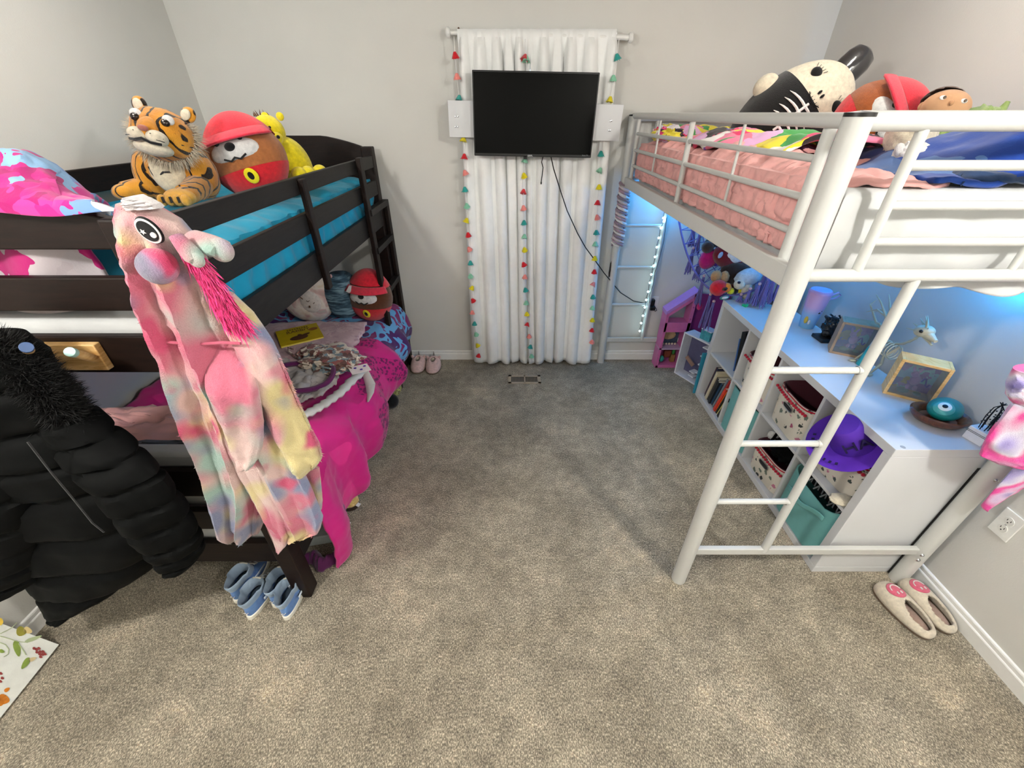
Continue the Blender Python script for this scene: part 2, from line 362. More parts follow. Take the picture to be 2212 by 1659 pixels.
for i, (lx, ly) in enumerate(((1.42, -.12), (-1.32, -.12), (1.30, 1.95), (-1.32, 1.95))):  # last two, over the beds, are unseen fittings added for the fill
    t = thing('recessed_and_fill_light', ['recessed ceiling light in front of the loft bed', 'recessed ceiling light in front of the bunk bed', 'added fill light above the loft bed', 'added fill light above the bunk bed'][i], 'ceiling light', (lx, ly, HC))
    MB().lathe([(.05, -.002), (.075, -.004), (.09, -.002), (.09, .0)], (lx, ly, HC), n=32).build('trim_ring', M['trim'], t)
    MB().lathe([(.0, -.001), (.06, -.001)], (lx, ly, HC), n=32).build('diffuser', M['canlight'], t)
# floor register
t = thing('floor_vent', 'beige metal floor register with dark slots in the carpet', 'floor vent', (.1, 2.8, 0))
x0, x1, y0, y1 = -.03, .235, 2.735, 2.86
mt = plain('vent_beige', '#a39580', .45); mb = MB()
mb.bb((x0, y0, 0), (x1, y0 + .022, .006)); mb.bb((x0, y1 - .022, 0), (x1, y1, .006)); mb.bb((x0, y0, 0), (x0 + .025, y1, .006)); mb.bb((x1 - .025, y0, 0), (x1, y1, .006)); mb.bb(((x0 + x1) / 2 - .006, y0, 0), ((x0 + x1) / 2 + .006, y1, .006))
mb.build('frame', mt, t, bevel=.001, smooth=False)
MB().bb((x0 + .02, y0 + .02, .0005), (x1 - .02, y1 - .02, .0015)).build('dark_duct', M['black_p'], t, smooth=False)
for k in range(18):
    xx = x0 + .034 + k * .0116 + (.006 if k > 8 else 0)
    MB().bb((xx - .0016, y0 + .02, .001), (xx + .0016, y1 - .02, .005)).build('slat', mt, t, smooth=False)

# ------------------------------------------------------------ bunk bed (left)
XO, XI, YN, YF = -.895, -1.965, 1.03, 3.04
bed = thing('bunk_bed', 'dark espresso wooden twin bunk bed against the left wall', 'bed', (-1.43, 2.0, 0))
def board(name, a, b, mat=None, bev=.004): return MB().bb(a, b).build(name, mat or M['dark'], bed, smooth=False, bevel=bev)
for (px, py, h) in ((XO - .035, YN, 1.60), (XI + .035, YN, 1.60), (XO - .035, YF - .02, 1.635), (XI + .035, YF - .02, 1.635)):
    board('post', (px - .035, py - .035, 0), (px + .035, py + .035, h), bev=.006)
def archboard(y, z0, z1, rise):
    n = 24; poly = [(XI + .03, z0), (XO - .03, z0)]
    for k in range(n + 1):
        f = k / n; x = XO - .03 + (XI - XO + .06) * f; poly.append((x, z1 + rise * min(1, math.sin(PI * f) ** .8 * 1.25)))
    return MB().prism(poly, .026, (0, y + .013, 0), rot(90)).build('arched_end_panel', M['dark'], bed, smooth=False, bevel=.004)
archboard(YN + .02, 1.519, 1.58, .05)
archboard(YF - .02, 1.36, 1.62, .075)
for (z0, z1) in ((1.354, 1.447), (1.157, 1.277), (.613, .742), (.422, .53), (.205, .333)):
    board('end_board', (XI + .03, YN + .008, z0), (XO - .03, YN + .034, z1))
for (z0, z1) in ((1.157, 1.277), (.613, .79), (.3, .5), (.205, .333)):
    board('end_board', (XI + .03, YF - .034, z0), (XO - .03, YF - .008, z1))
for (z0, z1) in ((1.519, 1.586), (1.359, 1.446), (1.157, 1.277)):
    board('guard_board', (XO - .028, YN + .03, z0), (XO - .003, YF - .05, z1), M['char'])
board('side_rail', (XO - .028, YN + .03, .205), (XO - .003, YF - .05, .333), M['char'])
for (z0, z1) in ((1.50, 1.60), (1.157, 1.277), (.205, .333)):
    board('wall_side_rail', (XI + .003, YN + .03, z0), (XI + .028, YF - .05, z1))
ys = at(668, 470, X=XO)[1]
board('guard_support', (XO - .003, ys - .022, 1.10), (XO + .02, ys + .022, 1.578), M['dark'])
board('slat_base', (XI + .03, YN + .05, 1.15), (XO - .03, YF - .05, 1.168))
board('slat_base', (XI + .03, YN + .05, .2), (XO - .03, YF - .05, .225))
# ladder hooked on the side near the far end
ld = MB(); xa, xb = XO + .004, XO + .03
ly0, ly1 = 2.66, 3.06
for yy in (ly0, ly1): MB().bb((xa, yy - .03, 0), (xb, yy + .03, 1.60 if yy == ly0 else 1.3)).build('ladder_rail', M['dark'], bed, smooth=False, bevel=.004)
for z in (.17, .46, .77, 1.07, 1.30): MB().bb((xa - .012, ly0, z - .018), (xb + .008, ly1, z + .018)).build('ladder_rung', M['char'], bed, smooth=False, bevel=.003)
# mattresses
def cushion(name, label, a, b, mat, r=.035):
    o = MB().bb(a, b).build(name, mat, None, bevel=0); md = o.modifiers.new('b', 'BEVEL'); md.width = r; md.segments = 5; md.limit_method = 'ANGLE'
    o['label'] = label; o['category'] = 'mattress'; return o
cushion('mattress', 'white sheeted mattress in the upper bunk of the dark bed', (XI + .05, YN + .045, 1.17), (XO - .065, YF - .05, 1.315), M['sheet'])
cushion('mattress', 'white sheeted mattress in the lower bunk of the dark bed', (XI + .05, YN + .045, .23), (XO - .065, YF - .05, .44), M['sheet'])

def ss(a, b, x): t = min(1, max(0, (x - a) / (b - a))); return t * t * (3 - 2 * t)
# turquoise comforter: over the mattress, dropping between mattress and rail
def f(u, v):
    y = 1.22 + (2.985 - 1.22) * v; W = XO - .036 - (XI + .034); s = u * (W + .40)
    dn = .20
    if s < dn: x = XI + .036; z = 1.26 + s
    elif s < dn + W: x = XI + .036 + (s - dn); z = 1.46
    else: x = XO - .036; z = 1.46 - (s - dn - W)
    e = min(s - dn, dn + W - s)
    if e > 0: z = 1.455 - .05 * math.exp(-(e / .06) ** 1.2) + .02 * fbm((x * 3, y * 3, 1)) + .012 * fbm((x * 4 + y * 2, y * 9, 5)) + .055 * math.exp(-((x + 1.33) / .22) ** 2 - ((y - 1.8) / .25) ** 2) + .008 * abs(math.sin(y * 13 + 2 * x + 2 * fbm((x, y, 0), 2)))
    else:
        x += (-.006 + .007 * math.sin(y * 55 + 6 * fbm((y, z, 2), 3)) + .01 * fbm((y * 5, z * 3, 0))) * (1 if x > -1.4 else 0)
    z -= .1 * (1 - ss(0, .10, v)) * (e > 0)
    return V((min(x, XO - .030), y, z))
o = MB().grid(f, 110, 150).build('comforter', M['turq'], solid=.006); o['label'] = 'turquoise quilted comforter on the upper bunk'; o['category'] = 'comforter'
# rumpled upper blanket over the arched end panel
def f(u, v):
    x = -1.90 + (.985 - .42 * v) * u + .02 * math.sin(v * 5) * (u < .9); edge = ss(1.0, .80, u) * ss(-.05, .12, u)
    pk = 1.632 + .085 * edge * (1 - .6 * ss(-1.15, -.92, x))
    s = v
    if s < .12: y = 1.012 + .004 * fbm((x * 6, s, 0)); z = 1.632 - .022 * (1 - s / .12) + .006 * math.sin(x * 19)
    else:
        q = (s - .12) / .88; y = 1.012 + .46 * q
        z = 1.632 + (pk - 1.632) * math.sin(min(1, q * 2.6) * PI / 2) - .24 * ss(.45, 1, q)
        z += (.03 * fbm((x * 3.2, y * 4, 3)) + .03 * abs(fbm((x * 6 + y * 5, y * 5, 8)))) * ss(0, .15, q)
    y += .03 * fbm((x * 4, v * 2, 4)) * ss(.12, .3, v)
    return V((x, y, z))
o = MB().grid(f, 90, 70).build('blanket', M['upperblanket'], solid=.014); o['label'] = 'magenta blanket with blue and white print heaped over the bunk end panel'; o['category'] = 'blanket'
# blanket hanging behind the end boards (seen in the gap)
def f(u, v):
    x = -1.92 + .78 * u; z = 1.60 - .27 * v; y = 1.10 + .02 * math.sin(x * 22 + 3 * v) + .015 * fbm((x * 5, z * 6, 1)); return V((x, y, z))
o = MB().grid(f, 70, 24).build('fleece_throw', patches('greymagenta', ['#b3a9ad', '#a91566', '#b9b0b3', '#b5aeb2'], 7, warp=.3).m, solid=.01); o['label'] = 'grey and magenta throw bunched behind the bunk end boards'; o['category'] = 'blanket'

# lower comforter, draping over the side rail to the floor
def f(u, v):
    y = 1.13 + (2.955 - 1.13) * v; s = u * 1.72; W = 1.075
    hang = ss(0, .04, v) * (.60 - .18 * ss(.25, .95, v) - .12 * ss(.04, .0, v)) 
    if s < W: x = XI + .04 + s; z = .565 + .035 * fbm((x * 2.5, y * 2.5, 3)) + .02 * abs(fbm((x * 6, y * 5, 7))) - .06 * math.exp(-(W - s) / .05) + .03 * ss(2.2, 2.8, y)
    else:
        q = (s - W) / (1.72 - W); z0 = .50
        zt = .012 + .10 * ss(.04, .2, v) + .18 * ss(.3, .9, v)
        z = z0 - (z0 - zt) * q
        x = XI + .04 + W + .02 + .035 * math.sin(q * PI * .8) + (.022 + .02 * q) * math.sin(y * 17 + 2.5 * fbm((y, 0, 0), 2)) + .012 * fbm((y * 8, z * 8, 2)) - .02 * q
        x += .06 * math.exp(-((y - 2.3) / .35) ** 2) * math.sin(q * PI)
    return V((max(x, XI + .03), y, z))
o = MB().grid(f, 120, 130).build('comforter', M['lower'], solid=.012); o['label'] = 'magenta printed comforter spilling from the lower bunk to the floor'; o['category'] = 'comforter'
# purple lining roll at the hem on the carpet
mb = MB(); mb.grid(lambda u, v: V((-.99 + .17 * u, 1.13 + .07 * v + .02 * math.sin(u * 9), .012 + .05 * math.sin(PI * v) * (1 - .6 * abs(u - .5)) + .006 * math.sin(u * 40))), 24, 12)
o = mb.build('comforter_corner', fabric('plum_dark', '#4d1746'), solid=.006); o['label'] = 'dark purple turned back comforter corner beside the near bed post'; o['category'] = 'bedding'

def lay(name, label, cat, poly, z, mat, bump=.012, th=.012, sc_=4, seed=0, n=40, group=None):
    "cloth lying on the bed: bilinear patch between four floor-plan corners"
    a, b, c, d = [V((p[0], p[1], 0)) for p in poly]
    def f(u, v):
        p = a.lerp(b, u).lerp(d.lerp(c, u), v)
        e = min(u, 1 - u, v, 1 - v); p = p + V((fbm((u * 3, v * 3, seed), 1.5) * .03, fbm((u * 3, v * 3, seed + 9), 1.5) * .03, 0))
        return V((p.x, p.y, z + bump * fbm((p.x * sc_, p.y * sc_, seed)) + bump * .8 * abs(fbm((p.x * sc_ * 2, p.y * sc_ * 2, seed + 4))) - .012 * (1 - ss(0, .08, e))))
    o = MB().grid(f, n, n).build(name, mat, solid=th); o['label'] = label; o['category'] = cat; return o
lay('throw_blanket', 'soft mauve throw folded on the lower bunk under the yellow book', 'blanket', [(-1.72, 2.02), (-.93, 1.98), (-.97, 2.52), (-1.75, 2.50)], .645, M['blushfleece'], .008, .02, 4, 2)
# garment with a grey circle
o = lay('grey_top', 'crumpled grey garment with purple binding on the lower bunk', 'clothing', [(-1.28, 1.52), (-.92, 1.66), (-.94, 2.02), (-1.34, 2.04)], .635, fabric('grey_fleece', '#aaa5a3', .12), .03, .01, 6, 5)
pts = [V((-1.11 + .17 * math.cos(a), 1.80 + .15 * math.sin(a), .662 + .008 * math.sin(3 * a))) for a in [2 * PI * k / 40 for k in range(40)]]
b = MB().tube(pts, .014, 6, closed=True).build('purple_binding', fabric('plum', '#591a4e'), o)
# white fleece band running to the edge
mb = MB(); P = [at(790, 795, Z=.63), at(760, 822, Z=.645), at(735, 848, Z=.645), at(705, 870, Z=.64), at(675, 888, Z=.63), at(640, 905, Z=.62)]
PP = []
for i in range(len(P) - 1):
    for k in range(6): PP.append(P[i].lerp(P[i + 1], k / 6))
mb.tube(PP + [P[-1]], [.026 + .005 * math.sin(i * 2.1) for i in range(len(PP) + 1)], 10, flat=.6)
o = mb.build('fleece_edge', M['sheet']); o['label'] = 'white fleece edge rolled along the side of the lower bunk'; o['category'] = 'blanket'
P = [at(767, 845, Z=.62), at(790, 880, X=-.83), at(792, 940, X=-.815), at(786, 985, X=-.80)]
mb = MB().tube([at(788, 800, Z=.63), at(800, 830, X=-.80), at(800, 850, X=-.79), at(795, 868, X=-.785)], [.02, .03, .022, .006], 8, flat=.3)
o = mb.build('ribbon', M['sheet']); o['label'] = 'pointed white ribbon end hanging over the magenta comforter'; o['category'] = 'ribbon'
# floral dress crumpled
def f(q, p): return q * (1 + .45 * fbm(p * 2.2 + V((3, 1, 0)))) 
mb = MB().ell(at(708, 772, Z=.66) , (.19, .13, .035), rot(0, 0, -30), 50, 30, fn=f)
o = mb.build('floral_dress', M['floralcloth']); o['label'] = 'crumpled floral dress lying beside the yellow book'; o['category'] = 'clothing'
for k in range(4):
    a = at(655 + k * 22, 765 + k * 6, Z=.675); MB().tube([a + V((.12 * math.sin(j * .7 + k), .07 * math.cos(j * .9 + k), .008 * math.sin(j))) for j in range(9)], .005, 6).build('strap', M['floralcloth'], o)
# white tags
t = thing('paper_tag', 'white swing tag with small hearts beside the floral dress', 'tag', at(790, 800, Z=.66)); c0 = at(777, 797, Z=.672)
MB().box(c0, (.10, .07, .002), rot(6, 4, 35)).build('card', plain('card', '#e9dedd', .6), t, smooth=False)
for k in range(3): MB().lathe([(0, .002), (.008, .002)], c0 + rot(6, 4, 35) @ V((-.02 + .025 * k, .012 * (-1) ** k, .0015)), n=12).build('printed_spot', M['purple_p'], t)
# yellow book
t = thing('picture_book', 'yellow picture book lying on the mauve throw in the lower bunk', 'book', at(645, 722, Z=.67))
bc = at(647, 722, Z=.672); R = rot(3, 0, 33); w_, h_ = .235, .205
MB().box(bc + R @ V((0, 0, -.011)), (w_, h_, .018), R).build('pages', plain('pages', '#d9c95e', .8), t, smooth=False)
mb = MB().box(bc, (w_ + .006, h_ + .006, .003), R).box(bc + R @ V((0, 0, -.022)), (w_ + .006, h_ + .006, .003), R).box(bc + R @ V((-w_ / 2 - .002, 0, -.011)), (.003, h_ + .006, .022), R)
mb.build('cover', plain('cover_yellow', '#bda30a', .5, var=.12, vs=14), t, smooth=False)
text('title', 'RABBIT', .042, bc + R @ V((.0, .045, .002)), R, plain('ink', '#5a3d12', .7), t)
mb = MB(); random.seed(3)
for k in range(9): mb.box(bc + R @ V((-.055 + .014 * k, .078, .0018)), (.009, .012 + .006 * random.random(), .001), R)
mb.build('small_lettering', plain('ink3', '#6b5416', .7), t, smooth=False)
mb = MB().ell(bc + R @ V((-.01, -.045, .0018)), (.052, .03, .0012), R, 20, 6).ell(bc + R @ V((.03, -.022, .0022)), (.03, .013, .0012), R @ rot(0, 0, 20), 16, 6).ell(bc + R @ V((.0, -.015, .002)), (.012, .016, .0012), R @ rot(0, 0, 30), 16, 6)
mb.build('cover_picture', plain('brownprint', '#4a2a16', .6), t)
MB().ell(bc + R @ V((.085, .03, .0018)), (.028, .02, .001), R, 16, 6).build('cover_print', plain('rustprint', '#8f5a24', .6), t)

# things at the near foot of the lower bunk
lay('pink_blanket', 'dusty pink blanket bunched at the near end of the lower bunk', 'blanket', [(-1.93, 1.2), (-1.0, 1.2), (-1.0, 1.5), (-1.9, 1.46)], .70, M['blush'], .03, .02, 7, 11)
def f(q, p): return q * (1 + .18 * fbm(p * 3))
o = MB().ell((-1.25, 1.17, .70), (.36, .07, .05), None, 40, 20, fn=f).build('black_sweater', fabric('black_knit', '#131516')); o['label'] = 'rolled black sweater on the near end of the lower bunk'; o['category'] = 'clothing'
def f(u, v): x = -1.75 + .85 * u; return V((x, 1.085 + .02 * math.sin(x * 15) * v + .03 * (1 - v), .79 - .09 * (1 - v) - .02 * math.sin(u * 4) - .04))
o = MB().bb((-1.72, 1.085, .50), (-.96, 1.15, .625)).build('folded_sheet', M['sheet'], bevel=.02); o['label'] = 'folded white sheet hanging behind the lower bunk end boards'; o['category'] = 'bedding'
o = MB().bb((-1.72, 1.078, .72), (-.97, 1.14, .79)).build('folded_sheet', M['sheet'], bevel=.015); o['label'] = 'white sheet edge above the top board of the lower bunk end'; o['category'] = 'bedding'
o = MB().box((-1.08, 1.45, .035), (.3, .42, .06), rot(0, 0, 12)).build('storage_box', plain('pale_box', '#b9c2c2', .5), bevel=.006); o['label'] = 'pale flat storage box under the lower bunk'; o['category'] = 'box'
o = MB().box((-1.2, 1.42, .08), (.5, .02, .02), rot(0, 0, 28)).build('black_rod', M['black_p'], bevel=.004); o['label'] = 'black rod lying on the pale storage box'; o['category'] = 'rod'

# ------------------------------------------------------------ canvas leaning at lower left
cn = thing('canvas_painting', 'white canvas with watercolour flowers leaning at the lower left', 'painting', (-1.9, .6, 0))
c1, c2, c3 = at(128, 1392, Z=.012), at(0, 1552, Z=.012), at(0, 1320, X=-1.97)
ex = (c2 - c1).normalized(); up0 = V((-.5, .1, .86)); up0 = (up0 - ex * up0.dot(ex)).normalized(); L1, L2 = .62, .26
ez = ex.cross(up0).normalized(); Rc = Matrix((ex, up0, ez)).transposed()
q = at(0, 1318, Y=.72)
MB().box(c1 + ex * L1 / 2 + up0 * L2 / 2 - ez * (.012 if ez.z > 0 else -.012), (L1, L2, .02), Rc).build('canvas', plain('canvas_white', '#dcded6', .8, bst=.2, bs=300), cn, smooth=False)
sg = 1 if ez.z > 0 else -1
def cvp(px, py):  # measured point of the print, on the canvas plane
    u = (px - 1106) / F; v = (py - 829.5) / F; d = V((u, CT - v * ST, -ST - v * CT)); o0 = V((0, 0, CAMH))
    return o0 + d * ((c1 - o0).dot(ez) / d.dot(ez)) + ez * sg * .0006
def blob(pts, mat, name): 
    P = [cvp(*p) for p in pts]; mb = MB(); mb.add(P, [tuple(range(len(P)))] if (P[1] - P[0]).cross(P[2] - P[0]).dot(ez * sg) > 0 else [tuple(range(len(P)))[::-1]]); return mb.build(name, mat, cn, smooth=False)
def leafp(x, y, L, Wd, a, n=14):
    r = []; 
    for k in range(n):
        t_ = 2 * PI * k / n; lx = L * math.cos(t_) / 2; ly = Wd * math.sin(t_) / 2 * (1 - .3 * math.cos(t_))
        r.append((x + lx * math.cos(a) - ly * math.sin(a), y + lx * math.sin(a) + ly * math.cos(a)))
    return r
gr, gr2, brr, orr, yel = plain('wc_green', '#7f9440', .9, var=.2), plain('wc_sage', '#a9b58b', .9), plain('wc_berry', '#8c3a38', .9, var=.2), plain('wc_orange', '#c5761f', .9, var=.25, vs=60), plain('wc_yellow', '#e0bd4a', .9, var=.2)
blob(leafp(37, 1401, 36, 15, 1.35), gr, 'painted_leaf'); blob(leafp(55, 1433, 30, 12, 2.2), gr, 'painted_leaf'); blob(leafp(72, 1380, 40, 8, -.35), gr2, 'painted_leaf'); blob(leafp(4, 1407, 12, 8, .3), gr, 'painted_leaf')
blob(leafp(46, 1364, 22, 21, .2), plain('wc_olive', '#8d8733', .9, var=.2), 'painted_bud'); blob(leafp(60, 1362, 20, 14, .4), plain('wc_fade', '#d3bd84', .9), 'painted_bud'); blob(leafp(2, 1343, 10, 16, 0), yel, 'painted_bud'); blob(leafp(70, 1424, 18, 8, -.4), plain('wc_sand', '#cdb98c', .9), 'painted_bud')
for (x, y) in ((74, 1401), (79, 1403), (84, 1401), (80, 1409), (87, 1408), (93, 1408), (86, 1413), (92, 1414), (97, 1413), (88, 1419), (2, 1455), (5, 1465), (1, 1472)): blob(leafp(x, y, 8, 6, .4), brr, 'painted_berry')
blob(leafp(8, 1511, 26, 22, .2), orr, 'painted_flower'); blob(leafp(15, 1490, 14, 8, -.6), orr, 'painted_flower'); blob(leafp(2, 1517, 14, 18, .2), orr, 'painted_flower')
for P in ([(0, 1369), (15, 1362), (27, 1355), (36, 1345)], [(0, 1374), (20, 1380), (38, 1386), (60, 1388)], [(40, 1390), (50, 1405), (56, 1415)], [(0, 1388), (12, 1393), (19, 1403), (17, 1413), (8, 1419)]):
    MB().tube([cvp(*p) for p in P], .0012, 5).build('painted_stem', gr2, cn)

# ------------------------------------------------------------ plush toys on the upper bunk
def tigerplush():
    t = thing('plush_tiger', 'large plush tiger lying on the turquoise bedding of the upper bunk', 'stuffed toy', (-1.40, 1.92, 1.46))
    def fb(q, p): return q * (1 + .05 * fbm(p * 3))
    mb = MB().ell((-1.42, 1.96, 1.60), (.165, .20, .15), rot(0, 0, 15), 32, 24, fn=fb).ell((-1.56, 2.12, 1.57), (.13, .2, .11), rot(0, 0, 40), 24, 16)
    mb.ell((-1.50, 1.86, 1.57), (.075, .1, .12), None, 20, 14, fn=fb).ell((-1.30, 1.90, 1.57), (.085, .1, .12), None, 20, 14, fn=fb)
    mb.build('body', M['tiger'], t)
    MB().ell((-1.375, 1.80, 1.60), (.08, .055, .10), rot(-12, 0, 10), 20, 14, fn=fb).build('chest', fuzzy('chest_cream', '#d9cfb4'), t)
    def leg(pts, r): return MB().tube(pts, r, 14).ell(pts[0], r[0]).ell(pts[-1], (r[-1] * 1.1, r[-1] * 1.3, r[-1] * .85)).build('front_leg', M['tiger'], t)
    leg([(-1.285, 1.86, 1.53), (-1.26, 1.77, 1.515), (-1.24, 1.67, 1.505)], [.06, .055, .05])
    leg([(-1.50, 1.86, 1.53), (-1.535, 1.78, 1.52), (-1.57, 1.72, 1.515)], [.06, .05, .045])
    pw = MB().ell((-1.245, 1.63, 1.503), (.072, .05, .04), None, 20, 12); 
    for k in range(4): pw.ell((-1.245 + .036 * (k - 1.5), 1.588, 1.498), (.021, .022, .026), None, 12, 8)
    pw.build('paw', fuzzy('paw_gold', '#dba544'), t)
    mb = MB()
    for k in range(3): mb.box((-1.245 + .036 * (k - 1), 1.568, 1.503), (.004, .012, .026))
    mb.build('toe_lines', M['black'], t)
    Hc = V((-1.305, 1.77, 1.75)); R = rot(-18, 12, 8)
    def H(x, y, z): return Hc + R @ V((x, y, z))
    MB().ell(Hc, (.128, .115, .112), R, 32, 24, fn=fb).build('head', M['tiger'], t)
    MB().ell(H(-.005, -.075, -.005), (.05, .075, .06), R @ rot(20), 22, 16).build('nose_bridge', fuzzy('nose_gold', '#c98527'), t)
    mz = MB().ell(H(-.035, -.118, -.038), (.04, .045, .032), R).ell(H(.035, -.118, -.038), (.04, .045, .032), R).ell(H(0, -.08, -.075), (.075, .06, .032), R)
    mz.build('muzzle', M['cream'], t)
    MB().ell(H(0, -.152, -.012), (.02, .014, .012), R).build('nose', fuzzy('nose_pink', '#a56457'), t)
    MB().tube([H(-.06, -.135, -.062), H(-.03, -.158, -.066), H(0, -.163, -.056), H(.03, -.158, -.066), H(.06, -.135, -.062)], .006, 8).build('mouth', M['black'], t)
    wm = MB()
    for s_ in (-1, 1):
        for k in range(3): wm.tube([H(s_ * (.03 + .01 * k), -.163 + .004 * k, -.03 - .010 * k), H(s_ * (.066 + .004 * k), -.138, -.027 - .012 * k)], .0018, 5)
    wm.build('whisker_marks', M['black'], t)
    for s_ in (-1, 1):
        MB().ell(H(s_ * .062, -.083, .052), (.024, .018, .022), R).build('eye_patch', M['white'], t)
        e = MB().ell(H(s_ * .058, -.098, .036), (.018, .014, .016), R).build('eye', plain('glass_eye', '#1c130a', .08, var=0), t)
        MB().ell(H(s_ * .056, -.111, .041), .0035).build('glint', M['white_p'], e)
        MB().ell(H(s_ * .098, .01, .112), (.032, .014, .036), R @ rot(0, s_ * 20, 0), 18, 12).build('ear', M['tiger'], t)
        MB().ell(H(s_ * .095, -.008, .108), (.02, .010, .026), R @ rot(0, s_ * 20, 0), 14, 10).build('inner_ear', M['cream'], t)
    pn = []
    for k in range(1500):
        a = random.uniform(-.35 * PI, 1.35 * PI); x = math.cos(a); z = -math.sin(a)
        if z > .62: continue
        p = H(x * .125, .005 + random.uniform(-.02, .03), z * .108); pn.append((p, R @ V((x, .15 - .2, z))))
    MB().spikes(pn, .045, .0014, (0, 0, -.12), .45).build('ruff', fuzzy('ruff_grey', '#cbbfa8'), t, smooth=False, kind='stuff')
    # painted-on brow stripes are thin plush strips
    mb = MB()
    for s_ in (-1, 1):
        for k in range(5): mb.tube([H(s_ * (.012 + .017 * k), -.075 + .012 * k, .083 - .007 * k), H(s_ * (.016 + .022 * k), -.02, .108 - .010 * k)], .0022, 5)
        for k in range(3): mb.tube([H(s_ * (.1 + .004 * k), -.06 + .01 * k, -.035 + .025 * k), H(s_ * .125, -.015 + .01 * k, -.03 + .03 * k)], .003, 5)
    mb.build('stripes', M['black'], t)
    mb = MB(); mb.tube([(-1.44, 1.768, 1.62), (-1.425, 1.755, 1.59), (-1.405, 1.752, 1.56)], .004, 6).tube([(-1.33, 1.745, 1.60), (-1.36, 1.742, 1.60), (-1.385, 1.747, 1.585)], .004, 6)
    mb.build('chest_stripes', M['black'], t)
    t.location.z += .045; t.location.x += .01
    return t
tigerplush().scale = (.8, .8, .8)

def capplush(loc, r, name, label, R, brown, cap=True, badge=True):
    t = thing('round_plush', label, 'stuffed toy', V(loc) - V((0, 0, r[2])))
    loc = V(loc)
    L = lambda x, y, z: loc + R @ V((x * r[0], y * r[1], z * r[2]))
    up = lambda g: g.z > -.32
    egg = lambda q, p: V((q.x * (1 - .12 * max(0, p.z)), q.y * (1 - .1 * max(0, p.z)), q.z))
    MB().ell(loc, r, R, 40, 30, fn=egg, keep=lambda g: g.z > -.34).build('body', brown, t)
    MB().ell(loc, tuple(x * 1.012 for x in r), R, 40, 30, fn=egg, keep=lambda g: g.z <= -.30).build('red_base', M['red'], t)
    if cap:
        MB().ell(loc + R @ V((0, 0, .05 * r[2])), tuple(x * 1.03 for x in r), R, 40, 30, fn=egg, keep=lambda g: g.z > .40 - .12 * g.y).build('cap', fuzzy('cap_red', '#e3263a'), t)
        MB().grid(lambda u, v: L(math.cos(PI * (1.12 + .76 * u)) * (.90 + .16 * v), math.sin(PI * (1.12 + .76 * u)) * (.90 + .36 * v), .53 - .13 * v - .08 * v * v), 24, 8).build('cap_brim', fuzzy('brim_red', '#e0334a'), t, solid=.008)
    # plain generic muzzle: pale pad with a dark nose
    MB().ell(L(.0, -.72, .10), (r[0] * .62, r[1] * .34, r[2] * .32), R, 28, 18).build('muzzle', M['white'], t)
    MB().ell(L(.0, -1.04, .20), (r[0] * .13, r[1] * .07, r[2] * .10), R, 16, 10).build('nose', M['black'], t)
    MB().tube([L(-.28, -1.0, -.02), L(-.12, -1.05, -.10), L(0, -1.06, -.04), L(.12, -1.05, -.10), L(.28, -1.0, -.02)], .004, 6).build('mouth', M['black'], t)
    for s_ in (-1, 1): MB().ell(L(s_ * .30, -.93, .40), (r[0] * .085, r[1] * .05, r[2] * .11), R, 14, 10).build('eye', M['black_p'], t)
    if badge:
        MB().ell(L(.12, -.90, -.50), (r[0] * .17, r[1] * .05, r[2] * .20), R @ rot(24), 24, 8).build('yellow_badge', M['yellow_f'], t)
        MB().ell(L(.12, -.945, -.50), (r[0] * .075, r[1] * .03, r[2] * .1), R @ rot(24), 14, 8).build('badge_mark', M['black_f'], t)
    return t
capplush((-1.185, 2.08, 1.642), (.165, .13, .165), 'a', 'round brown plush with red cap beside the tiger on the upper bunk', rot(-8, -14, 12), fuzzy('plush_camel', '#a9693a'))
# yellow plush behind
t = thing('yellow_plush', 'yellow plush animal peeking from behind the red capped plush on the upper bunk', 'stuffed toy', (-1.12, 2.34, 1.47))
hp = V((-1.165, 2.30, 1.735))
MB().ell(hp, (.072, .06, .07), rot(0, 15, 0), 24, 18).build('head', M['yellow'], t)
MB().ell(hp + V((.045, -.05, -.025)), (.035, .03, .028), None).build('muzzle', M['yellow'], t)
MB().ell(hp + V((.07, -.07, -.018)), .008).build('nose', M['black'], t)
for s_ in (-1, 1):
    MB().ell(hp + V((.035 + .035 * s_, 0, .062)), (.018, .01, .018)).build('ear', M['yellow'], t); MB().ell(hp + V((.01 + .025 * s_, -.055, .02)), .006).build('eye', M['black_p'], t)
MB().spikes([(hp + V((-.05 + .01 * k, 0, .062)), (-.2, 0, 1)) for k in range(8)], .03, .004).build('hair_tuft', M['brown'], t, smooth=False)
MB().ell((-1.10, 2.32, 1.60), (.085, .08, .12), rot(0, -18, 0), 24, 18).build('body', M['yellow'], t)
for dx, dy in ((.085, -.04), (.12, .02), (.06, -.08)):
    MB().tube([(-1.10, 2.30, 1.55), (-1.10 + dx, 2.30 + dy, 1.53), (-1.08 + dx, 2.27 + dy, 1.56)], [.04, .034, .036], 12).ell((-1.08 + dx, 2.265 + dy, 1.562), .036).build('leg', M['yellow'], t)

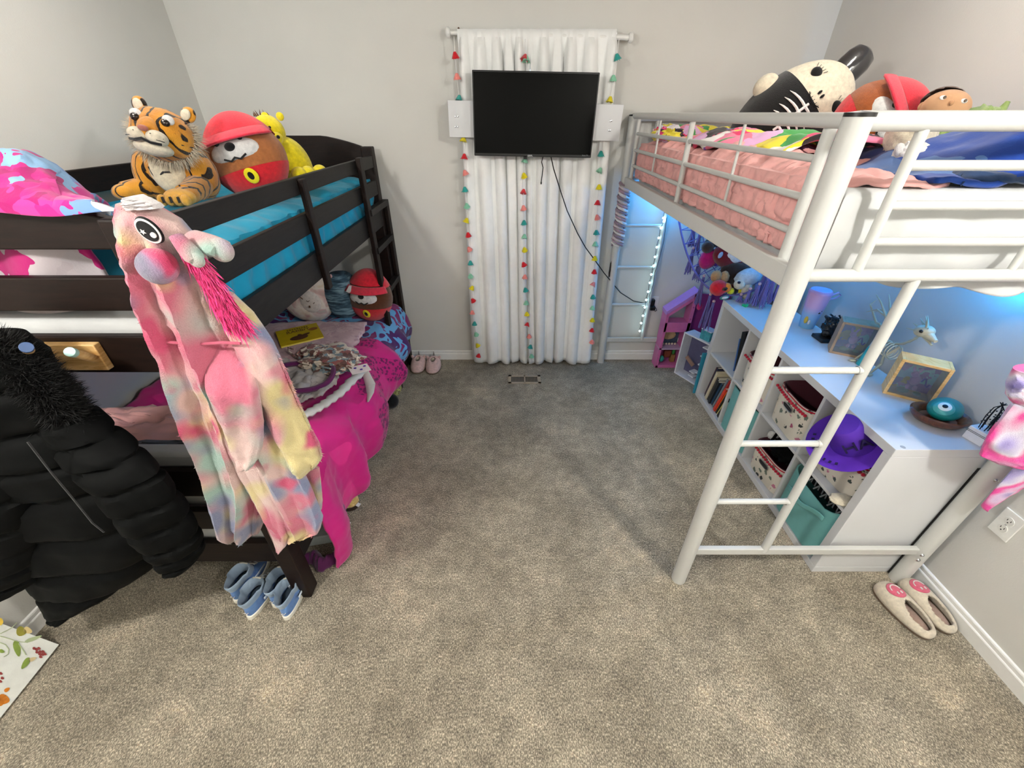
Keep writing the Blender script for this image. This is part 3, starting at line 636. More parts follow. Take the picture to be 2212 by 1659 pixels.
# pillows on the lower bunk
t = thing('unicorn_plush', 'pale pastel round plush leaning back on the lower bunk, left of three', 'stuffed toy', (-1.40, 2.62, .6))
pc = V((-1.40, 2.66, .735)); R = rot(0, 12, 0)
MB().ell(pc, (.165, .12, .145), R, 30, 22, fn=lambda q, p: q * (1 + .08 * max(0, p.x) * 0)).ell(pc + V((.085, .02, .09)), (.10, .09, .11), R @ rot(0, 35, 0), 26, 18).build('body', M['pastel'], t)
MB().tube([pc + V((.15, .0, .16)), pc + V((.185, .01, .22))], [.022, .004], 12).build('horn', plain('silver_horn', '#bdbcc0', .3, .6), t)
MB().prism([(-.02, 0), (.02, 0), (.012, .06), (0, .075), (-.014, .05)], .012, pc + V((.19, -.02, .12)), rot(80, 10, -20)).build('ear', fabric('ear_pink', '#c9a09c'), t, bevel=.003)
MB().ell(pc + V((.06, -.10, .03)), (.07, .03, .075), R, 20, 12).build('face', fuzzy('face_cream', '#d8cfc6'), t)
mb = MB().tube([pc + V((.055, -.135, .055)), pc + V((.065, -.137, .047)), pc + V((.075, -.135, .055))], .002, 5).ell(pc + V((.065, -.134, .012)), (.006, .004, .008)).tube([pc + V((.09, -.128, .03)), pc + V((.10, -.124, .038))], .002, 5)
mb.build('stitched_face', M['brown_f'], t)
MB().tube([pc + V((-.05, -.10, .10)), pc + V((-.02, -.12, .075)), pc + V((.01, -.125, .08)), pc + V((.03, -.125, .06))], .003, 6).build('string', M['brown_f'], t)
t = thing('blue_cushion', 'slate blue streaked cushion standing between two plush toys on the lower bunk', 'cushion', (-1.17, 2.7, .6))
def sup(q, p): 
    k = 1.0 / (abs(p.x) ** 3 + abs(p.y) ** 3 + abs(p.z) ** 3) ** (1 / 3.); k = min(k, 1.25); return q * k * .9
MB().ell((-1.175, 2.70, .765), (.115, .12, .175), rot(0, -4, 0), 30, 24, fn=sup).build('body', M['blueknit'], t)
MB().prism([(-.015, 0), (.015, 0), (.006, .05), (-.008, .045)], .008, (-1.075, 2.57, .83), rot(80, 25, 0)).build('care_tag', M['white_f'], t)
capplush((-.985, 2.70, .755), (.155, .13, .175), 'b', 'round brown plush with red cap behind the bunk ladder on the lower bunk', rot(-4, 4, -8), fuzzy('plush_umber', '#5b3218'), badge=True)

# ------------------------------------------------------------ peg rail, jacket, robe
t = thing('peg_rail', 'pine peg board with blue and mint tipped pegs on the bunk end', 'coat rack', (-1.33, 1.02, 1.22))
MB().bb((-1.66, 1.016, 1.178), (-1.178, 1.038, 1.262)).build('backboard', M['pine'], t, bevel=.003)
for k, (bx, col) in enumerate(((-1.195, 'mint'), (-1.375, 'blue'), (-1.555, 'pink'))):
    a = V((bx, 1.018, 1.215)); b = V((bx + .045, .93, 1.288)) if col != 'blue' else at(57, 750, Y=.85); d = (b - a).normalized()
    c_ = {'mint': '#a9d6cf', 'blue': '#3c557f', 'pink': '#d99}'}.get(col, '#d99') if col != 'pink' else '#dd9999'
    g = MB().rod(a, b - d * .018, .0115, 16).build('peg', M['pine'], t)
    MB().rod(b - d * .018, b, .0125, 18).build('painted_tip', plain('tip_' + col, c_, .4), g, bevel=.001)
def silk(rows, name, mat, parent, y0, thick, pleats=3, amp=.25, seed=0, n=56, flat=1.0, capz=True, ydrift=0.0, nsub=6, quilt=0, tuck=0.0, hem=True, fz=.25):
    "closed garment tube: rows = (pixel y, left px, right px) measured at depth y0; depth and pleats are modelled"
    R_ = []
    rows3 = [(at(l, y, Y=y0), at(r, y, Y=y0)) for (y, l, r) in rows]
    full = []
    for i in range(len(rows3) - 1):
        for k in range(nsub):
            q = k / nsub; full.append((rows3[i][0].lerp(rows3[i + 1][0], q), rows3[i][1].lerp(rows3[i + 1][1], q), (i + q) / (len(rows3) - 1)))
    full.append(rows3[-1] + (1.0,))
    for (a, b, s) in full:
        c = (a + b) / 2; ax = (b - a) / 2; th = thick(s) if callable(thick) else thick; ring = []
        if hem: th = th * (.35 + .65 * math.sqrt(max(0, min(1, (1 - s) / .06))))
        kq = 1 + tuck * (1 - ss(0, .35, s)) / y0; cam0 = V((0, 0, CAMH)); c = cam0 + (c - cam0) * kq; ax = ax * kq
        for k in range(n):
            t_ = 2 * PI * k / n; x = math.cos(t_); y = math.sin(t_)
            wv = amp * th * (math.sin(pleats * x * 2.6 + seed + 1.5 * s) * ss(.05, .3, s) + .5 * math.sin(pleats * 5.1 * x + seed * 2 + 4 * s) * ss(.15, .5, s))
            fw = fbm((x * 1.2 + seed, s * 6, y), 1.6) * fz * th
            p = c + ax * (x + .03 * fbm((s * 9, seed, y))) + V((0, ydrift * s + y * th + (wv + fw if y < 0 else -wv * .4), 0))
            if quilt: p += (V((0, y, 0)) + ax.normalized() * x * .6) * (-quilt * (1 - abs(math.sin(PI * s * 9.0 + .5 * x))) ** 4 * 1.6)
            ring.append(p)
        R_.append(ring)
    return MB().rings(R_, (capz, True)).build(name, mat, parent)
t = thing('hooded_robe', 'rainbow fleece hooded robe with pink mane and cartoon eye hanging from the bunk post', 'robe', at(270, 435, Y=.95))
YR = .945
rb1 = silk([(436, 266, 292), (450, 258, 335), (480, 257, 385), (520, 264, 420), (560, 275, 440), (600, 288, 455), (650, 303, 470), (700, 322, 490), (760, 345, 520), (830, 368, 545), (900, 395, 560), (980, 425, 585), (1050, 452, 590), (1110, 478, 575), (1150, 505, 560)],
     'robe_body', M['robe'], t, YR, lambda s: .03 + .04 * math.sin(min(1, s * 3.2) * PI / 2), 3, .3, 1)
rb2 = silk([(640, 455, 500), (680, 480, 545), (740, 505, 590), (800, 530, 618), (860, 552, 645), (920, 585, 672), (960, 615, 692), (985, 640, 698), (1003, 655, 685)], 'sleeve', M['robe'], t, YR - .01, lambda s: .035 + .02 * s, 1, .2, 4, ydrift=-.015, tuck=.05)
rb3 = silk([(760, 400, 520), (830, 420, 570), (900, 450, 600), (960, 480, 630), (1020, 510, 655), (1080, 545, 680), (1120, 570, 697), (1145, 600, 690), (1158, 612, 640)], 'front_panel', M['robe'], t, YR - .045, lambda s: .032, 3, .3, 9, tuck=.06)
rb4 = silk([(720, 440, 520), (780, 450, 545), (850, 462, 560), (910, 485, 572), (960, 500, 570), (985, 520, 562), (1002, 535, 550)], 'sleeve', M['robe'], t, YR - .085, lambda s: .03 + .012 * math.sin(s * 7), 1, .3, 6, ydrift=-.01, tuck=.10)
silk([(990, 505, 560), (1050, 530, 590), (1100, 560, 618), (1150, 580, 625), (1175, 592, 620), (1190, 600, 606)], 'belt_tail', M['robe'], t, YR - .06, lambda s: .018, 1, .3, 2)
silk([(1010, 640, 690), (1050, 658, 694), (1080, 672, 697), (1100, 685, 695)], 'hem_fold', M['robe'], t, YR + .02, lambda s: .012, 1, .3, 3)
silk([(424, 280, 292), (430, 272, 318), (440, 270, 340), (450, 275, 350)], 'hood_collar', fuzzy('lining_white', '#dcd6d6'), t, YR - .02, lambda s: .03, 2, .2, 5)
P = [at(p[0], p[1], Y=YR - .055) for p in ((352, 738), (395, 742), (440, 743), (482, 740), (520, 742))]
MB().tube(P, .004, 8).build('waist_seam', fabric('seam_rose', '#b3556b'), t)
# face details
e0 = at(324, 497, Y=YR - .062)
Re = rot(90 + 8, 0, 0) @ rot(0, 0, 22)
MB().lathe([(0, .006), (.021, .005), (.0225, 0)], e0, Re @ Matrix.Diagonal((1, 1.3, 1)), 28).build('eye_outline', M['black_f'], t)
MB().lathe([(0, .0075), (.0205, .0068), (.021, .003)], e0, Re @ Matrix.Diagonal((1, 1.28, 1)), 28).build('eye_rim', M['white_f'], t)
ey = MB().lathe([(0, .0095), (.017, .0085), (.0178, .004)], e0, Re @ Matrix.Diagonal((1, 1.28, 1)), 28).build('eye', M['black_f'], t)
MB().lathe([(0, .0115), (.0056, .011), (.006, .008)], e0 + Re @ V((.006, -.010, 0)), Re, 20).build('eye_spot', M['white_f'], ey)
st = []
for k in range(10): a = PI / 2 + k * PI / 5; r_ = .0062 if k % 2 == 0 else .0026; st.append((r_ * math.cos(a), r_ * math.sin(a)))
MB().prism(st, .0015, e0 + Re @ V((-.007, .003, .0098)), Re).build('eye_star', M['white_f'], ey, smooth=False)
MB().ell(at(341, 575, Y=YR - .075), (.038, .036, .038), None, 26, 20, fn=lambda q, p: q * (1 + .03 * fbm(p * 2))).build('snout', tiedye('snout_fleece', ['#7d7b8c', '#96809b', '#c24e74', '#c93f68', '#8f7f95'], 9), t)
# ears
def ear(pa, pb, r0, r1, dy):
    a = at(*pa, Y=YR + dy); b = at(*pb, Y=YR + dy - .02); n_ = 10; pts = [a.lerp(b, k / n_) for k in range(n_ + 1)]
    rr = [r0 + (r1 - r0) * math.sin(min(1, (k / n_) * 1.15) * PI / 2) for k in range(n_ + 1)]; rr[-1] *= .8
    return MB().tube(pts, rr, 16, flat=.55).ell(b, (rr[-1], rr[-1] * .6, rr[-1])).build('ear', M['robe'], t)
ear((415, 508), (478, 540), .020, .033, -.02); ear((380, 510), (425, 562), .014, .020, -.07)
# mane
pn = []
for k in range(2000):
    s_ = random.random(); px = 395 + (512 - 395) * s_ ** .9 + random.uniform(-24, 20) * (.6 + .5 * s_); py = 525 + (700 - 525) * s_ + random.uniform(-8, 10)
    pn.append((at(px, py, Y=YR - .035), (.5, -.8, -.25)))
MB().spikes(pn, .042, .0028, (.25, 0, -.5), .45).build('mane', fuzzy('mane_pink', '#f0408a'), t, smooth=False, kind='stuff')
MB().fuzz([rb1, rb2, rb3, rb4], 34000, .009, .0016, (0, 0, -.5), .6).build('fleece_pile', M['robe'], t, smooth=False, kind='stuff')
MB().box(at(307, 637, Y=.93), (.012, .002, .018), rot(0, 8, 0)).build('care_tag', M['white_f'], t, smooth=False)

# black puffer jacket
t = thing('puffer_jacket', 'black quilted puffer jacket with fur trimmed hood hanging from the peg board', 'jacket', at(57, 750, Y=.93))
YJ = .88
silk([(760, -150, 60), (820, -180, 110), (900, -200, 165), (960, -190, 225), (1010, -160, 270), (1080, -110, 320), (1150, -40, 370), (1210, 40, 345), (1260, 90, 265), (1290, 125, 200), (1300, 150, 180)], 'jacket_body', M['puffer'], t, YJ, lambda s: .10 + .02 * math.sin(s * 3), 1, .1, 2, n=72, nsub=10, quilt=.022, fz=.1)
silk([(900, 90, 190), (970, 130, 280), (1040, 190, 350), (1110, 250, 395), (1170, 300, 425), (1205, 340, 430), (1228, 370, 412)], 'sleeve', M['puffer'], t, YJ - .06, lambda s: .07, 1, .08, 5, n=48, nsub=10, quilt=.018, ydrift=.02, fz=.1, tuck=.05)
silk([(880, -260, -40), (980, -240, 20), (1080, -200, 60), (1160, -160, 85), (1220, -110, 92), (1255, -60, 80), (1268, -20, 50)], 'sleeve', M['puffer'], t, YJ - .09, lambda s: .07, 1, .08, 3, n=48, nsub=10, quilt=.018, fz=.1, tuck=.05)
silk([(735, -120, 40), (770, -140, 95), (820, -150, 120), (880, -140, 140), (940, -110, 130)], 'hood', M['puffer'], t, YJ + .01, lambda s: .07, 2, .2, 7, n=48)
pn = []
for k in range(4200):
    s_ = random.random(); a = -60 + (195 + 40) * s_; px = -60 + 235 * s_ ** 1.1 + random.uniform(-34, 22); py = 730 + 210 * s_ + random.uniform(-28, 28)
    pn.append((at(px, py, Y=YJ - .0 + random.uniform(-.02, .03)), (.5 + .4 * (px - (s_ * 200)) / 60, -.4, .6 - s_)))
MB().spikes(pn, .05, .0028, (0, 0, -.1), .7).build('fur_trim', M['furblack'], t, smooth=False, kind='stuff')
P = [at(x, y, Y=YJ - .01) for (x, y) in ((-50, 740), (0, 758), (52, 800), (105, 850), (148, 900), (172, 930))]
fr_ = MB().tube(P, [.02, .028, .034, .034, .03, .01], 14).build('fur_roll', M['furblack'], t); MB().fuzz([fr_], 8000, .036, .0020, (.2, 0, .1), .7).build('fur', M['furblack'], t, smooth=False, kind='stuff')
P = [at(x, y, Y=YJ - .135) for (x, y) in ((60, 955), (110, 1020), (160, 1080), (200, 1130), (225, 1150))]
MB().tube(P, .003, 8, flat=.5).build('zip', M['black_f'], t)

# ------------------------------------------------------------ shoes and slippers
def foot(u, L, W, heel=.8):
    a = 2 * PI * u; k = 1 / (abs(math.cos(a)) ** 2.5 + abs(math.sin(a)) ** 2.5) ** (1 / 2.5); y = math.sin(a) * k; x = math.cos(a) * k
    wd = W * (1 if y > 0 else heel) * (1 - .12 * (y < 0) * abs(y)); yy = y
    return x * wd / 2 * (1 - .15 * max(0, -y)), yy * L / 2
def sneaker(label, heel, toe, lift=0.0):
    heel = V(heel); toe = V(toe); d = toe - heel; a = math.atan2(d.y, d.x) - PI / 2; c = (heel + toe) / 2; c.z = 0
    t = thing('high_top_sneaker', label, 'shoe', c, group='blue high top sneakers beside the bunk bed post'); R = Matrix.Rotation(a, 3, 'Z'); L, W = .218, .094
    P = lambda x, y, z: c + R @ V((x, y, z)) + V((0, 0, lift))
    n = 36
    def ring(z, y0, y1, wd):
        r = []
        for k in range(n):
            x, y = foot(k / n, 1, 1); r.append(P(x * wd, (y0 + y1) / 2 + y * (y1 - y0), z))
        return r
    MB().rings([ring(z, -L / 2 - e, L / 2 + e, W + 2 * e) for z, e in ((.0, .0), (.004, .004), (.022, .003), (.024, 0))]).build('sole', plain('sole_cream', '#e6e2d2', .6), t)
    up = MB().rings([ring(.022, -L / 2 + .003, L / 2 - .004, W - .004), ring(.04, -L / 2, L / 2 - .012, W - .004), ring(.052, -L / 2 + .001, L / 2 - .04, W - .008), ring(.065, -L / 2 + .003, L / 2 - .085, W - .012), ring(.08, -L / 2 + .004, .025, W - .014)], (True, False))
    up.build('upper', M['bluefoot'], t)
    MB().rings([ring(.078, -L / 2 + .003, .028, W - .013), ring(.098, -L / 2 - .003, .018, W - .012), ring(.115, -L / 2 - .006, .016, W - .006), ring(.119, -L / 2 - .003, .012, W - .012), ring(.105, -L / 2 + .006, .006, W - .024), ring(.06, -L / 2 + .012, .01, W - .03)], (False, False)).build('collar', M['greyblue'], t)
    MB().rings([ring(.045, -L / 2 + .01, .02, W - .02), ring(.047, -L / 2 + .012, .018, W - .03)]).build('insole', plain('insole', '#2b3a48', .8), t)
    MB().ell(P(0, L / 2 - .038, .036), (.034, .04, .026), R, 20, 12).build('toe_cap', fabric('suede_grey', '#8f8d84'), t)
    tg = MB(); tg.grid(lambda u, v: P((u - .5) * .034, .045 - .04 * v, .06 + .062 * v + .004 * math.cos((u - .5) * 3)), 6, 8); tg.build('tongue', fabric('tongue_cream', '#c8c6ba'), t, solid=.006)
    for k in range(4): MB().tube([P(-.022, .066 - .016 * k, .052 + .012 * k), P(0, .066 - .016 * k, .062 + .012 * k), P(.022, .062 - .016 * k, .052 + .012 * k)], .0028, 6).build('lace', fabric('lace_white', '#cfd4d6'), t)
    MB().tube([P(-.01, -L / 2 - .001, .05), P(0, -L / 2 - .003, .056), P(.002, -L / 2 - .003, .046), P(.01, -L / 2 - .001, .054)], .0016, 5).build('heel_mark', M['white_p'], t)
    for s_ in (-1, 1): MB().grid(lambda u, v: P(s_ * (W / 2 + .001 - .010 * u * u), -.05 + .11 * u, .034 + .022 * (1 - u) * 1.0 + .012 * v * (1 - u * .4)), 10, 3).build('side_stripe', plain('stripe_pale', '#c9d3dd', .6), t, solid=.003)
m = N('blue_suede'); m.col(m.ramp(m.noise(18, 3).outputs['Fac'], [(.3, '#3f66a8'), (.55, '#5b86bd'), (.7, '#3d63a3')])).set(.8, sheen=.3); M['bluefoot'] = m.m
M['greyblue'] = fabric('collar_greyblue', '#8ea1b4', .12)
sneaker('leftmost blue high top sneaker, farther from the camera and half in shade', (-1.215, .975, 0), (-1.20, 1.185, 0))
sneaker('blue high top sneaker in front, second from the left with cream tongue showing', (-1.118, .905, 0), (-1.105, 1.115, 0))
sneaker('third blue high top sneaker from the left with grey laces', (-1.035, .955, 0), (-1.02, 1.165, 0))
sneaker('blue high top sneaker nearest the dark bed post', (-.955, .915, 0), (-.93, 1.12, 0)) if False else sneaker('blue high top sneaker nearest the dark bed post', (-.962, .905, 0), (-.985, .905 + .205, 0))

def slipper(name, label, heel, toe, W, H, mat, group, deco, opening=(-.36, .5, .60), sole='#6b5a4a', soleh=.014):
    heel = V(heel); toe = V(toe); d = toe - heel; L = d.length; a = math.atan2(d.y, d.x) - PI / 2; c = (heel + toe) / 2; R = Matrix.Rotation(a, 3, 'Z')
    t = thing(name, label, 'slipper', (c.x, c.y, 0), group=group)
    def surf(x, y):
        h_ = math.hypot(x / (W / 2), y / (L / 2)) + 1e-6; a_ = math.atan2(y / (L / 2), x / (W / 2)); rho = h_ * (abs(math.cos(a_)) ** 2.6 + abs(math.sin(a_)) ** 2.6) ** (1 / 2.6)
        pz = math.sqrt(max(0, 1 - min(1, rho * rho))); return soleh + pz ** .6 * H * (.82 + .25 * rho * math.sin(a_)) + .0065
    slipper.surf = surf
    P = lambda x, y, z: V((c.x, c.y, 0)) + R @ V((x, y, z))
    oy, ol, ow = opening
    def fn(q, p): 
        k = (abs(p.x) ** 2.6 + abs(p.y) ** 2.6 + .0001) ** (1 / 2.6) / max(1e-4, math.hypot(p.x, p.y)); k = 1 / k if math.hypot(p.x, p.y) > .05 else 1
        return V((q.x * k * (1 - .10 * max(0, -p.y)), q.y * k, (max(0, p.z)) ** .6 * H * (.82 + .25 * p.y)))
    def keep(g): return g.z > -.02 and not (((g.y - oy) / ol) ** 2 + (g.x / ow) ** 2 < 1 and g.z > 0)
    sup = lambda a: 1 / (abs(math.cos(a)) ** 2.6 + abs(math.sin(a)) ** 2.6) ** (1 / 2.6)
    MB().ell(P(0, 0, soleh), (W / 2, L / 2, H), R, 44, 40, fn=fn, keep=keep).build('upper', mat, t, solid=.010)
    n = 32; rg = lambda z, e: [P(sup(2 * PI * k / n) * math.cos(2 * PI * k / n) * (W / 2 + e) * (1 - .10 * max(0, -math.sin(2 * PI * k / n))), sup(2 * PI * k / n) * math.sin(2 * PI * k / n) * (L / 2 + e), z) for k in range(n)]
    MB().rings([rg(0, -.004), rg(.002, .003), rg(soleh, .004), rg(soleh + .003, 0)]).build('sole', plain('sole_' + name, sole, .8), t)
    MB().rings([rg(soleh + .003, -.012), rg(soleh + .006, -.016)]).build('insole', M['insole2'], t)
    deco(t, P, R); return t
M['insole2'] = fuzzy('fleece_tan', '#a98d7f')
def smile(t, P, R):
    sf = slipper.surf; y0 = .058; Q = lambda x, y, e=0: P(x, y0 + y, sf(x, y0 + y) + e)
    MB().grid(lambda u, v: Q(.034 * v * math.cos(2 * PI * u), .034 * v * math.sin(2 * PI * u)), 28, 6).build('smiley_patch', fuzzy('smiley_pink', '#cf5f78'), t, solid=.002)
    mb = MB().tube([Q(.021 * math.cos(a), .002 + .021 * math.sin(a), .002) for a in [PI * k / 10 for k in range(11)]], .0022, 6)
    for s_ in (-1, 1): mb.tube([Q(.009 * s_, -.018, .002), Q(.009 * s_, -.008, .002)], .0032, 6)
    mb.build('smiley_face', M['white'], t)
    pn = []
    for k in range(500):
        a = random.random() * 2 * PI; pn.append((P(math.cos(a) * .05, math.sin(a) * .125, .02 + .03 * random.random()), R @ V((math.cos(a), math.sin(a), .3))))
    0
M['creamfleece'] = fuzzy('fleece_cream', '#cfc5b2')
g_ = 'cream smiley slippers by the right wall'
slipper('smiley_slipper', 'cream fleece slipper with pink smiley, nearer the middle of the room', (1.715, .822, 0), (1.665, 1.045, 0), .105, .062, M['creamfleece'], g_, smile)
slipper('smiley_slipper', 'cream fleece slipper with pink smiley tight against the right baseboard', (1.818, .842, 0), (1.79, 1.062, 0), .10, .062, M['creamfleece'], g_, smile)
def unideco(t, P, R):
    for s_ in (-1, 1): MB().ell(P(s_ * .045, .05, .075), (.014, .01, .026), R @ rot(0, s_ * 30), 14, 10).build('ear', M['palepink'], t)
    MB().tube([P(0, .075, .08), P(0, .085, .12)], [.01, .002], 10).build('horn', plain('horn_grey', '#77706e', .4, .3), t)
    MB().ell(P(0, .068, .055), (.04, .03, .03), R, 16, 12).build('fluff', fuzzy('fluff_cream', '#d9cfc0'), t)
M['palepink'] = fuzzy('slipper_pink', '#dbb9b4')
g_ = 'pale pink animal slippers at the back baseboard'
slipper('animal_slipper', 'pale pink animal slipper next to the bunk ladder foot', (-.795, 2.885, 0), (-.80, 3.08, 0), .115, .085, M['palepink'], g_, unideco, opening=(.1, .34, .34))
slipper('animal_slipper', 'pale pink animal slipper farther from the bunk ladder', (-.665, 2.875, 0), (-.67, 3.07, 0), .115, .085, M['palepink'], g_, unideco, opening=(.1, .34, .34))
def leafdeco(t, P, R):
    mb = MB()
    for k in range(4): mb.tube([P(.03 * math.cos(k * 1.7), -.03 + .03 * k, .062 - .004 * k), P(.045 * math.cos(k * 1.7 + .6), -.01 + .03 * k, .05)], .002, 5)
    mb.build('stitching', M['green_f'], t); MB().ell(P(.03, .03, .056), (.012, .012, .008)).build('green_spot', plain('limespot', '#8ec63f', .8), t)
    MB().box(P(-.01, -.112, .04), (.022, .018, .003), R @ rot(20)).build('care_tag', M['white_f'], t, smooth=False)
m = patches('tan_print', ['#d9b979', '#cfae6c', '#e0c489', '#b99b55'], 22).m
g_ = 'brown soled tan slippers at the side of the bunk bed'
slipper('tan_slipper', 'tan patterned slipper farther along the bunk side with white tag', (-.85, 1.50, 0), (-1.02, 1.56, 0), .10, .07, m, g_, leafdeco, opening=(-.1, .42, .45), sole='#2b1c14', soleh=.03)
slipper('tan_slipper', 'tan patterned slipper nearer the camera beside the comforter hem', (-.87, 1.375, 0), (-1.04, 1.40, 0), .095, .07, m, g_, leafdeco, opening=(-.1, .42, .45), sole='#2b1c14', soleh=.03)
# clutter at far foot of the bunk
t = thing('black_ball', 'small black ball on the carpet beside the comforter edge', 'ball', (-.86, 2.44, .0)); MB().ell((-.885, 2.42, .055), (.055, .055, .055), None, 20, 14).build('ball', M['black_f'], t)
def f(q, p): return q * (1 + .6 * fbm(p * 4))
t = thing('hair_scarf', 'small crumpled patterned scarf on the carpet by the ladder', 'scarf', (-.9, 2.66, 0)); MB().ell((-.885, 2.58, .06), (.035, .05, .05), None, 26, 20, fn=f).build('fabric', patches('limeprint', ['#8f8a5a', '#5a3c38', '#c8cf6a', '#a59a86'], 50).m, t)

# ------------------------------------------------------------ curtains, rod, television
t = thing('curtain_rod', 'white curtain rod with round finials above the television', 'curtain rod', (.15, 3.08, 2.19))
ra, rb = V((-.37, 3.075, 2.2)), V((.69, 3.075, 2.178))
MB().rod(ra, rb, .010, 16).rod(ra.lerp(rb, .5), rb, .0135, 16).build('rod', M['trim'], t)
for p, d in ((ra, -1), (rb, 1)):
    MB().lathe([(0, -.014), (.02, -.014), (.026, -.006), (.026, .004), (.018, .012), (.0, .016)], p, rot(0, 90 * d, 0), 24).build('finial', M['trim'], t)
for x in (-.30, .60): MB().bb((x - .006, 3.075, 2.175), (x + .006, WB, 2.20)).bb((x - .012, WB - .004, 2.16), (x + .012, WB, 2.225)).build('bracket', M['steel'], t, smooth=False)
FL = [(-.42, .0), (-.36, .03)]
def curtain(name, label, top, bot, folds, seed):
    def f(u, v):
        z = 2.215 - 2.195 * v; x = (top[0] + (top[1] - top[0]) * u) * (1 - v) + (bot[0] + (bot[1] - bot[0]) * u) * v
        ph = 2 * PI * folds * (u + .04 * math.sin(7 * u + seed) + .012 * math.sin(3 * v + 5 * u))
        s_ = math.sin(ph); sq = math.copysign(abs(s_) ** .55, s_)
        amp = .030 * ss(0, .05, v) * (1 - .25 * v) + .004
        y = 3.048 + amp * sq * (.75 + .35 * math.sin(u * 23 + seed)) + .006 * fbm((x * 4, z * 1.5, seed)) + .012 * v * math.sin(u * 9 + seed)
        x += .010 * math.cos(ph) * ss(0, .1, v)
        z += .012 * math.sin(ph * .5 + seed) * v
        if v < .03: y = 3.075 - .014 + .004 * s_
        return V((x, min(y, 3.118), max(z, .012)))
    o = MB().grid(f, 260, 60).build(name, M['curtain'], solid=.003); o['label'] = label; o['category'] = 'curtain'; return o
curtain('curtain', 'white curtain panel left of the middle garland behind the television', (-.315, .103), (-.345, .19), 5.5, 1)
curtain('curtain', 'white curtain panel right of the middle garland behind the television', (.100, .60), (.14, .70 - .03), 5.2, 4)
def garland(label, pts, Y):
    t = thing('pom_garland', label, 'garland', at(pts[0][0], pts[0][1], Y=Y)); W_ = [at(x, y, Y=Y) for (x, y, c) in pts]
    MB().tube([W_[0] + V((0, 0, .08))] + W_ + [W_[-1] - V((0, 0, .02))], .0022, 5).build('cord', M['white_f'], t)
    for p, (x, y, c) in zip(W_, pts):
        a = random.uniform(-.5, .5); R = rot(0, math.degrees(a), random.uniform(0, 90)); k = .021
        mb = MB().lathe([(0, .7 * k), (.35 * k, .62 * k), (.6 * k, .2 * k), (.95 * k, -.5 * k), (1.05 * k, -.75 * k), (.6 * k, -.7 * k), (0, -.5 * k)], p, R, 10)
        mb.spikes([(p + R @ V((.8 * k * math.cos(b), .8 * k * math.sin(b), -.6 * k)), R @ V((math.cos(b), math.sin(b), -1))) for b in [2 * PI * q / 12 for q in range(12)]], .012, .003)
        mb.build('tassel', M[c], t)
R_, K_, T_, I_, Y_ = 'red', 'pink', 'teal', 'mint', 'yellow'
garland('tassel garland hanging down the left edge of the curtains', [(983, 118, R_), (987, 164, K_), (992, 211, T_), (998, 255, I_), (1001, 299, Y_), (1003, 337, R_), (1004, 372, K_), (1004, 408, T_), (1008, 443, I_), (1008, 475, Y_), (1011, 506, R_), (1013, 537, K_), (1016, 567, T_), (1016, 595, I_), (1020, 621, Y_), (1021, 648, R_), (1020, 674, K_), (1025, 698, T_), (1028, 721, I_), (1031, 745, Y_), (1034, 767, R_)], 3.0)
garland('tassel garland hanging where the two curtain panels meet', [(1134, 123, R_), (1137, 126, I_), (1134, 345, I_), (1132, 378, Y_), (1131, 413, R_), (1131, 448, K_), (1132, 480, T_), (1133, 510, I_), (1133, 538, Y_), (1131, 570, R_), (1134, 597, K_), (1135, 625, T_), (1137, 653, I_), (1138, 677, Y_), (1139, 700, R_), (1143, 725, K_), (1146, 748, T_), (1148, 768, I_)], 3.0)
garland('tassel garland hanging down the right edge of the curtains', [(1333, 122, T_), (1325, 168, I_), (1318, 214, Y_), (1304, 255, R_), (1300, 295, K_), (1298, 331, T_), (1296, 367, I_), (1294, 403, Y_), (1291, 437, R_), (1290, 468, K_), (1288, 501, T_), (1286, 526, I_), (1285, 557, Y_), (1284, 586, R_), (1282, 613, K_), (1281, 640, T_), (1280, 664, I_), (1280, 690, Y_), (1279, 712, R_), (1279, 737, K_)], 3.0)
# mounting boards and tv
t = thing('mounting_board', 'white board with bolt heads spanning behind the television', 'board', (.14, 2.99, 1.77))
MB().box((.142, 2.985, 1.772), (1.062, .018, .19), rot(0, 1.2, 0)).build('board', M['shelf'], t, smooth=False, bevel=.002)
for (x, y) in ((984, 252), (989, 252), (984, 274), (989, 274), (1318, 262), (1321, 261), (1315, 282), (1318, 282)):
    MB().lathe([(0, .003), (.004, .0025), (.0055, 0)], at(x, y, Y=2.976), rot(90), 12).build('bolt', M['steel'], t)
t = thing('television', 'black flat screen television mounted over the white curtains', 'television', (.14, 2.95, 1.8))
a, b, c, d = [at(x, y, Y=2.93) for (x, y) in ((1018, 150), (1297, 157), (1277, 340), (1025, 338))]
cc = (a + b + c + d) / 4; tw, th_ = .735, .43; Rv = rot(0, 1.0, 0)
MB().box(cc + V((0, .02, 0)), (tw, .035, th_), Rv).build('housing', M['bezel'], t, smooth=False, bevel=.004)
MB().box(cc + V((0, .0015, .004)), (tw - .014, .003, th_ - .024), Rv).build('screen', M['screen'], t, smooth=False)
MB().bb(cc + V((-.1, .035, -.07)), (cc.x + .1, 2.978, cc.z + .07)).build('wall_mount', M['black_p'], t, smooth=False)
MB().bb(cc + V((-.06, .01, -th_ / 2 - .014)), cc + V((-.04, .025, -th_ / 2))).build('ir_sensor', M['black_p'], t, smooth=False, bevel=.002)
Rt = rot(90, 0, 0)
text('brand_mark', 'onn.', .019, cc + V((-.02, -.002, -th_ / 2 + .008)), Rt, plain('logo_grey', '#e6e8ea', .4), t, .0005)
text('brand_mark', 'Roku TV', .010, cc + V((.325, -.0005, -th_ / 2 + .008)), Rt, plain('logo_grey2', '#8c8f92', .4), t, .0005)
